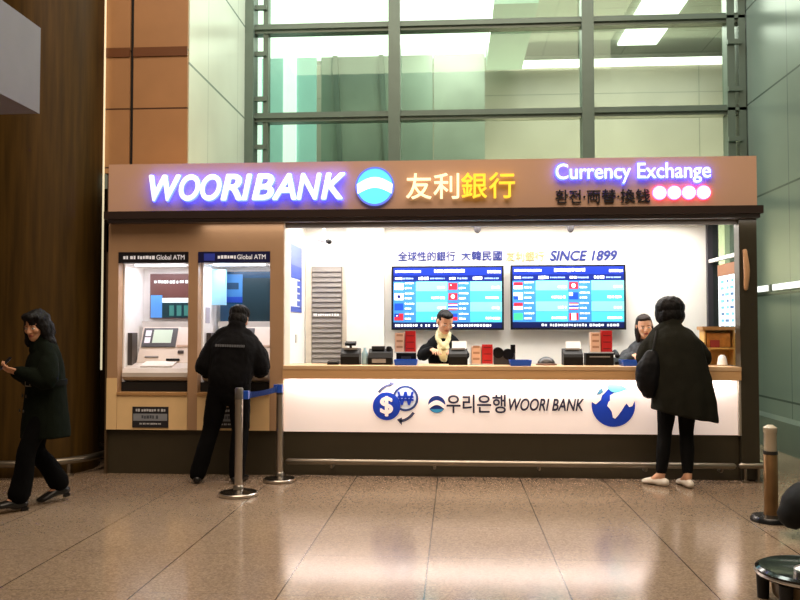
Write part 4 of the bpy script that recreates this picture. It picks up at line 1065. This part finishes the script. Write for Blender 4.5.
# ---- tellers behind the worktop, facing the hall
def teller(lab, loc, rz, turn, scarf, hair):
    J = dict(spine=[V((0, 0, .72)), V((0, 0, .82)), V((0, .0, .94)), V((0, .02, 1.12)), V((0, .03, 1.245))], neck=V((0, .04, 1.295)),
             head=V((0, .085, 1.325)), turn=turn, hipw=.95,
             leg_l=[V((-.08, 0, .80)), V((-.09, .02, .44)), V((-.09, -.02, .08)), V((-.10, .13, .025))], leg_r=[V((.08, 0, .80)), V((.09, .02, .44)), V((.09, -.02, .08)), V((.10, .13, .025))],
             arm_l=[V((-.16, .03, 1.22)), V((-.22, .06, 1.06)), V((-.12, .215, 1.13))], arm_r=[V((.16, .03, 1.22)), V((.22, .06, 1.06)), V((.12, .215, 1.13))],
             hand_l=(V((.3, .9, -.1)), V((0, 0, -1)), .5), hand_r=(V((-.3, .9, -.1)), V((0, 0, -1)), .5), thumb_l=-1, thumb_r=1)
    t, M = person(lab, loc, rz, J, SKIN2, .225)
    sleeve_leg('skirt_trousers', t, J, mat('black_work_trousers', '#101014', .8), [.095, .085, .07, .066, .06], amp=.004, stop=.95)
    UNI = mat('black_uniform', '#0c0e11', .9, spec=.15, var=.1) if scarf else mat('grey_uniform', '#3a3c40', .8, var=.5, vscale=25)
    bm = new(); sp = J['spine']
    tube(bm, [sp[1], sp[2], sp[3], sp[4]+V((0, 0, -.015)), J['neck']+V((0, 0, -.015))], [(.165, .125), (.145, .115), (.175, .135), (.155, .10), (.07, .068)], 24)
    add_sleeves(bm, J, [(.075, .075), (.07, .07), (.062, .06), (.055, .055), (.042, .042)])
    jk = remesh('jacket', bm, UNI, t, .0075, 3, .005, 11)
    if scarf:
        bm = new()
        tube(bm, [V((0, .10, 1.20)), V((0, .165, 1.13)), V((0, .175, 1.02))], [(.06, .03), (.062, .03), (.035, .022)], 16, fwd=(0, 1, 0))
        tube(bm, [J['neck']+V((0, .0, -.035)), J['neck']+V((0, .01, .03))], [(.078, .08), (.062, .065)], 18, sub=2)
        for s_ in (-1, 1): tube(bm, [V((s_*.055, .06, 1.30)), V((s_*.05, .13, 1.23)), V((0, .17, 1.15))], [(.028, .02)]*3, 10, fwd=(0, 1, 0))
        sc = remesh('scarf', bm, mat('cream_scarf', '#e6dfae', .6, var=.25, vscale=18), t, .006, 2, .007, 22)
        bm = new(); blob(bm, V((0, .195, 1.14)), (.026, .016, .022), None, 12); obj('scarf_knot', bm, mat('scarf_knot', '#b9b07c', .6), sc, smooth='all')
    else:
        bm = new(); tube(bm, [V((0, .10, 1.21)), V((0, .15, 1.12)), V((0, .155, 1.02))], [(.05, .025), (.055, .025), (.04, .02)], 16, fwd=(0, 1, 0))
        remesh('blouse', bm, mat('white_blouse', '#e8e6e2', .6), t, .006, 2, .004, 20)
    bm = new()
    L = [((0, -.024, .148), (.083, .102, .086)), ((0, -.06, .09), (.074, .065, .07)), ((0, .022, .196), (.068, .062, .032))]
    if scarf: L += [((0, -.115, .12), (.045, .04, .045))]
    else: L += [((0, -.07, .02), (.085, .055, .13)), ((-.068, -.025, .03), (.03, .055, .14)), ((.068, -.025, .03), (.03, .055, .14))]
    for c_, r_ in L: blob(bm, M @ V(c_), r_, M.to_3x3(), 18)
    remesh('hair', bm, hair, t, .006, 2, .004, 30)
    for s_ in ('l', 'r'): shoe('shoe', t, J, s_, mat('black_leather', '#0c0c0d', .4))
teller('teller with tied back black hair and a cream scarf behind the worktop', (-.13, 8.80, .095), PI+.05, (.50, .35, 0), True, HAIR)
teller('teller with long brown hair partly hidden behind the customer in the long coat', (2.0, 8.84, .04), PI-.15, (.25, .1, .1), False, HAIRB)
bx('floor_stand', (-1.7, 2.7, 8.6, 9.19, 0, .001), WHITE, k)

#PEOPLE1#

# ------------------------------------------------------------------ light
def area(name, loc, size, power, col, rot=(0, 0, 0), sy=None):
    d = bpy.data.lights.new(name, 'AREA'); d.shape = 'RECTANGLE'; d.size = size; d.size_y = sy or size
    d.energy = power; d.color = lin(col)[:3]
    o = bpy.data.objects.new(name, d); C.objects.link(o); o.location = loc; o.rotation_euler = rot
    return o
area('hall_ceiling_light', (0.5, 3.2, 8.6), 10, 1120, '#ffe6cc', sy=7)
area('atrium_light', (.5, 10.2, 8.8), 5.5, 420, '#f4fff4', sy=1.6)
area('far_hall_light', (2.5, 13.5, 6.6), 6, 380, '#fffaf0', sy=2.5)
area('far_hall_wash', (2.3, 15.2, 2.5), 6, 300, '#fff0d4', (PI*.62, 0, 0), sy=.8)  # unseen lamp added to brighten the far wall
area('kiosk_ceiling_light', (.5, 8.75, 2.585), 4.2, 110, '#fff8f0', sy=.7)
area('counter_front_light', (.5, 7.998, .95), 4.3, 22, '#fff2ea', sy=.04)
area('canopy_light', (.5, 7.93, 2.485), 6.0, 8, '#fff0e0', sy=.06)
for x in (-3.0, -2.19):
    area('cash_machine_light', (x, 8.3, 2.08), .55, 5.5, '#f6f4ff', sy=.2)
w = bpy.data.worlds.new('hall_ambience'); scn.world = w; w.use_nodes = True
bg = w.node_tree.nodes['Background']; bg.inputs[0].default_value = lin('#ffdcb8'); bg.inputs[1].default_value = .10

# ------------------------------------------------------------------ camera
cam = bpy.data.cameras.new('camera'); co = bpy.data.objects.new('camera', cam); C.objects.link(co)
cam.sensor_width = 36; cam.lens = 820/800*36
co.location = (0, 0, 1.45)
co.rotation_euler = (PI/2+math.atan2(28, 820), 0, math.atan2(55, 820))
scn.camera = co
scn.view_settings.view_transform = 'Standard'
scn.view_settings.look = 'None'
scn.cycles.max_bounces = 8
scn.cycles.transparent_max_bounces = 12
scn.cycles.caustics_reflective = False
scn.cycles.sample_clamp_indirect = 6
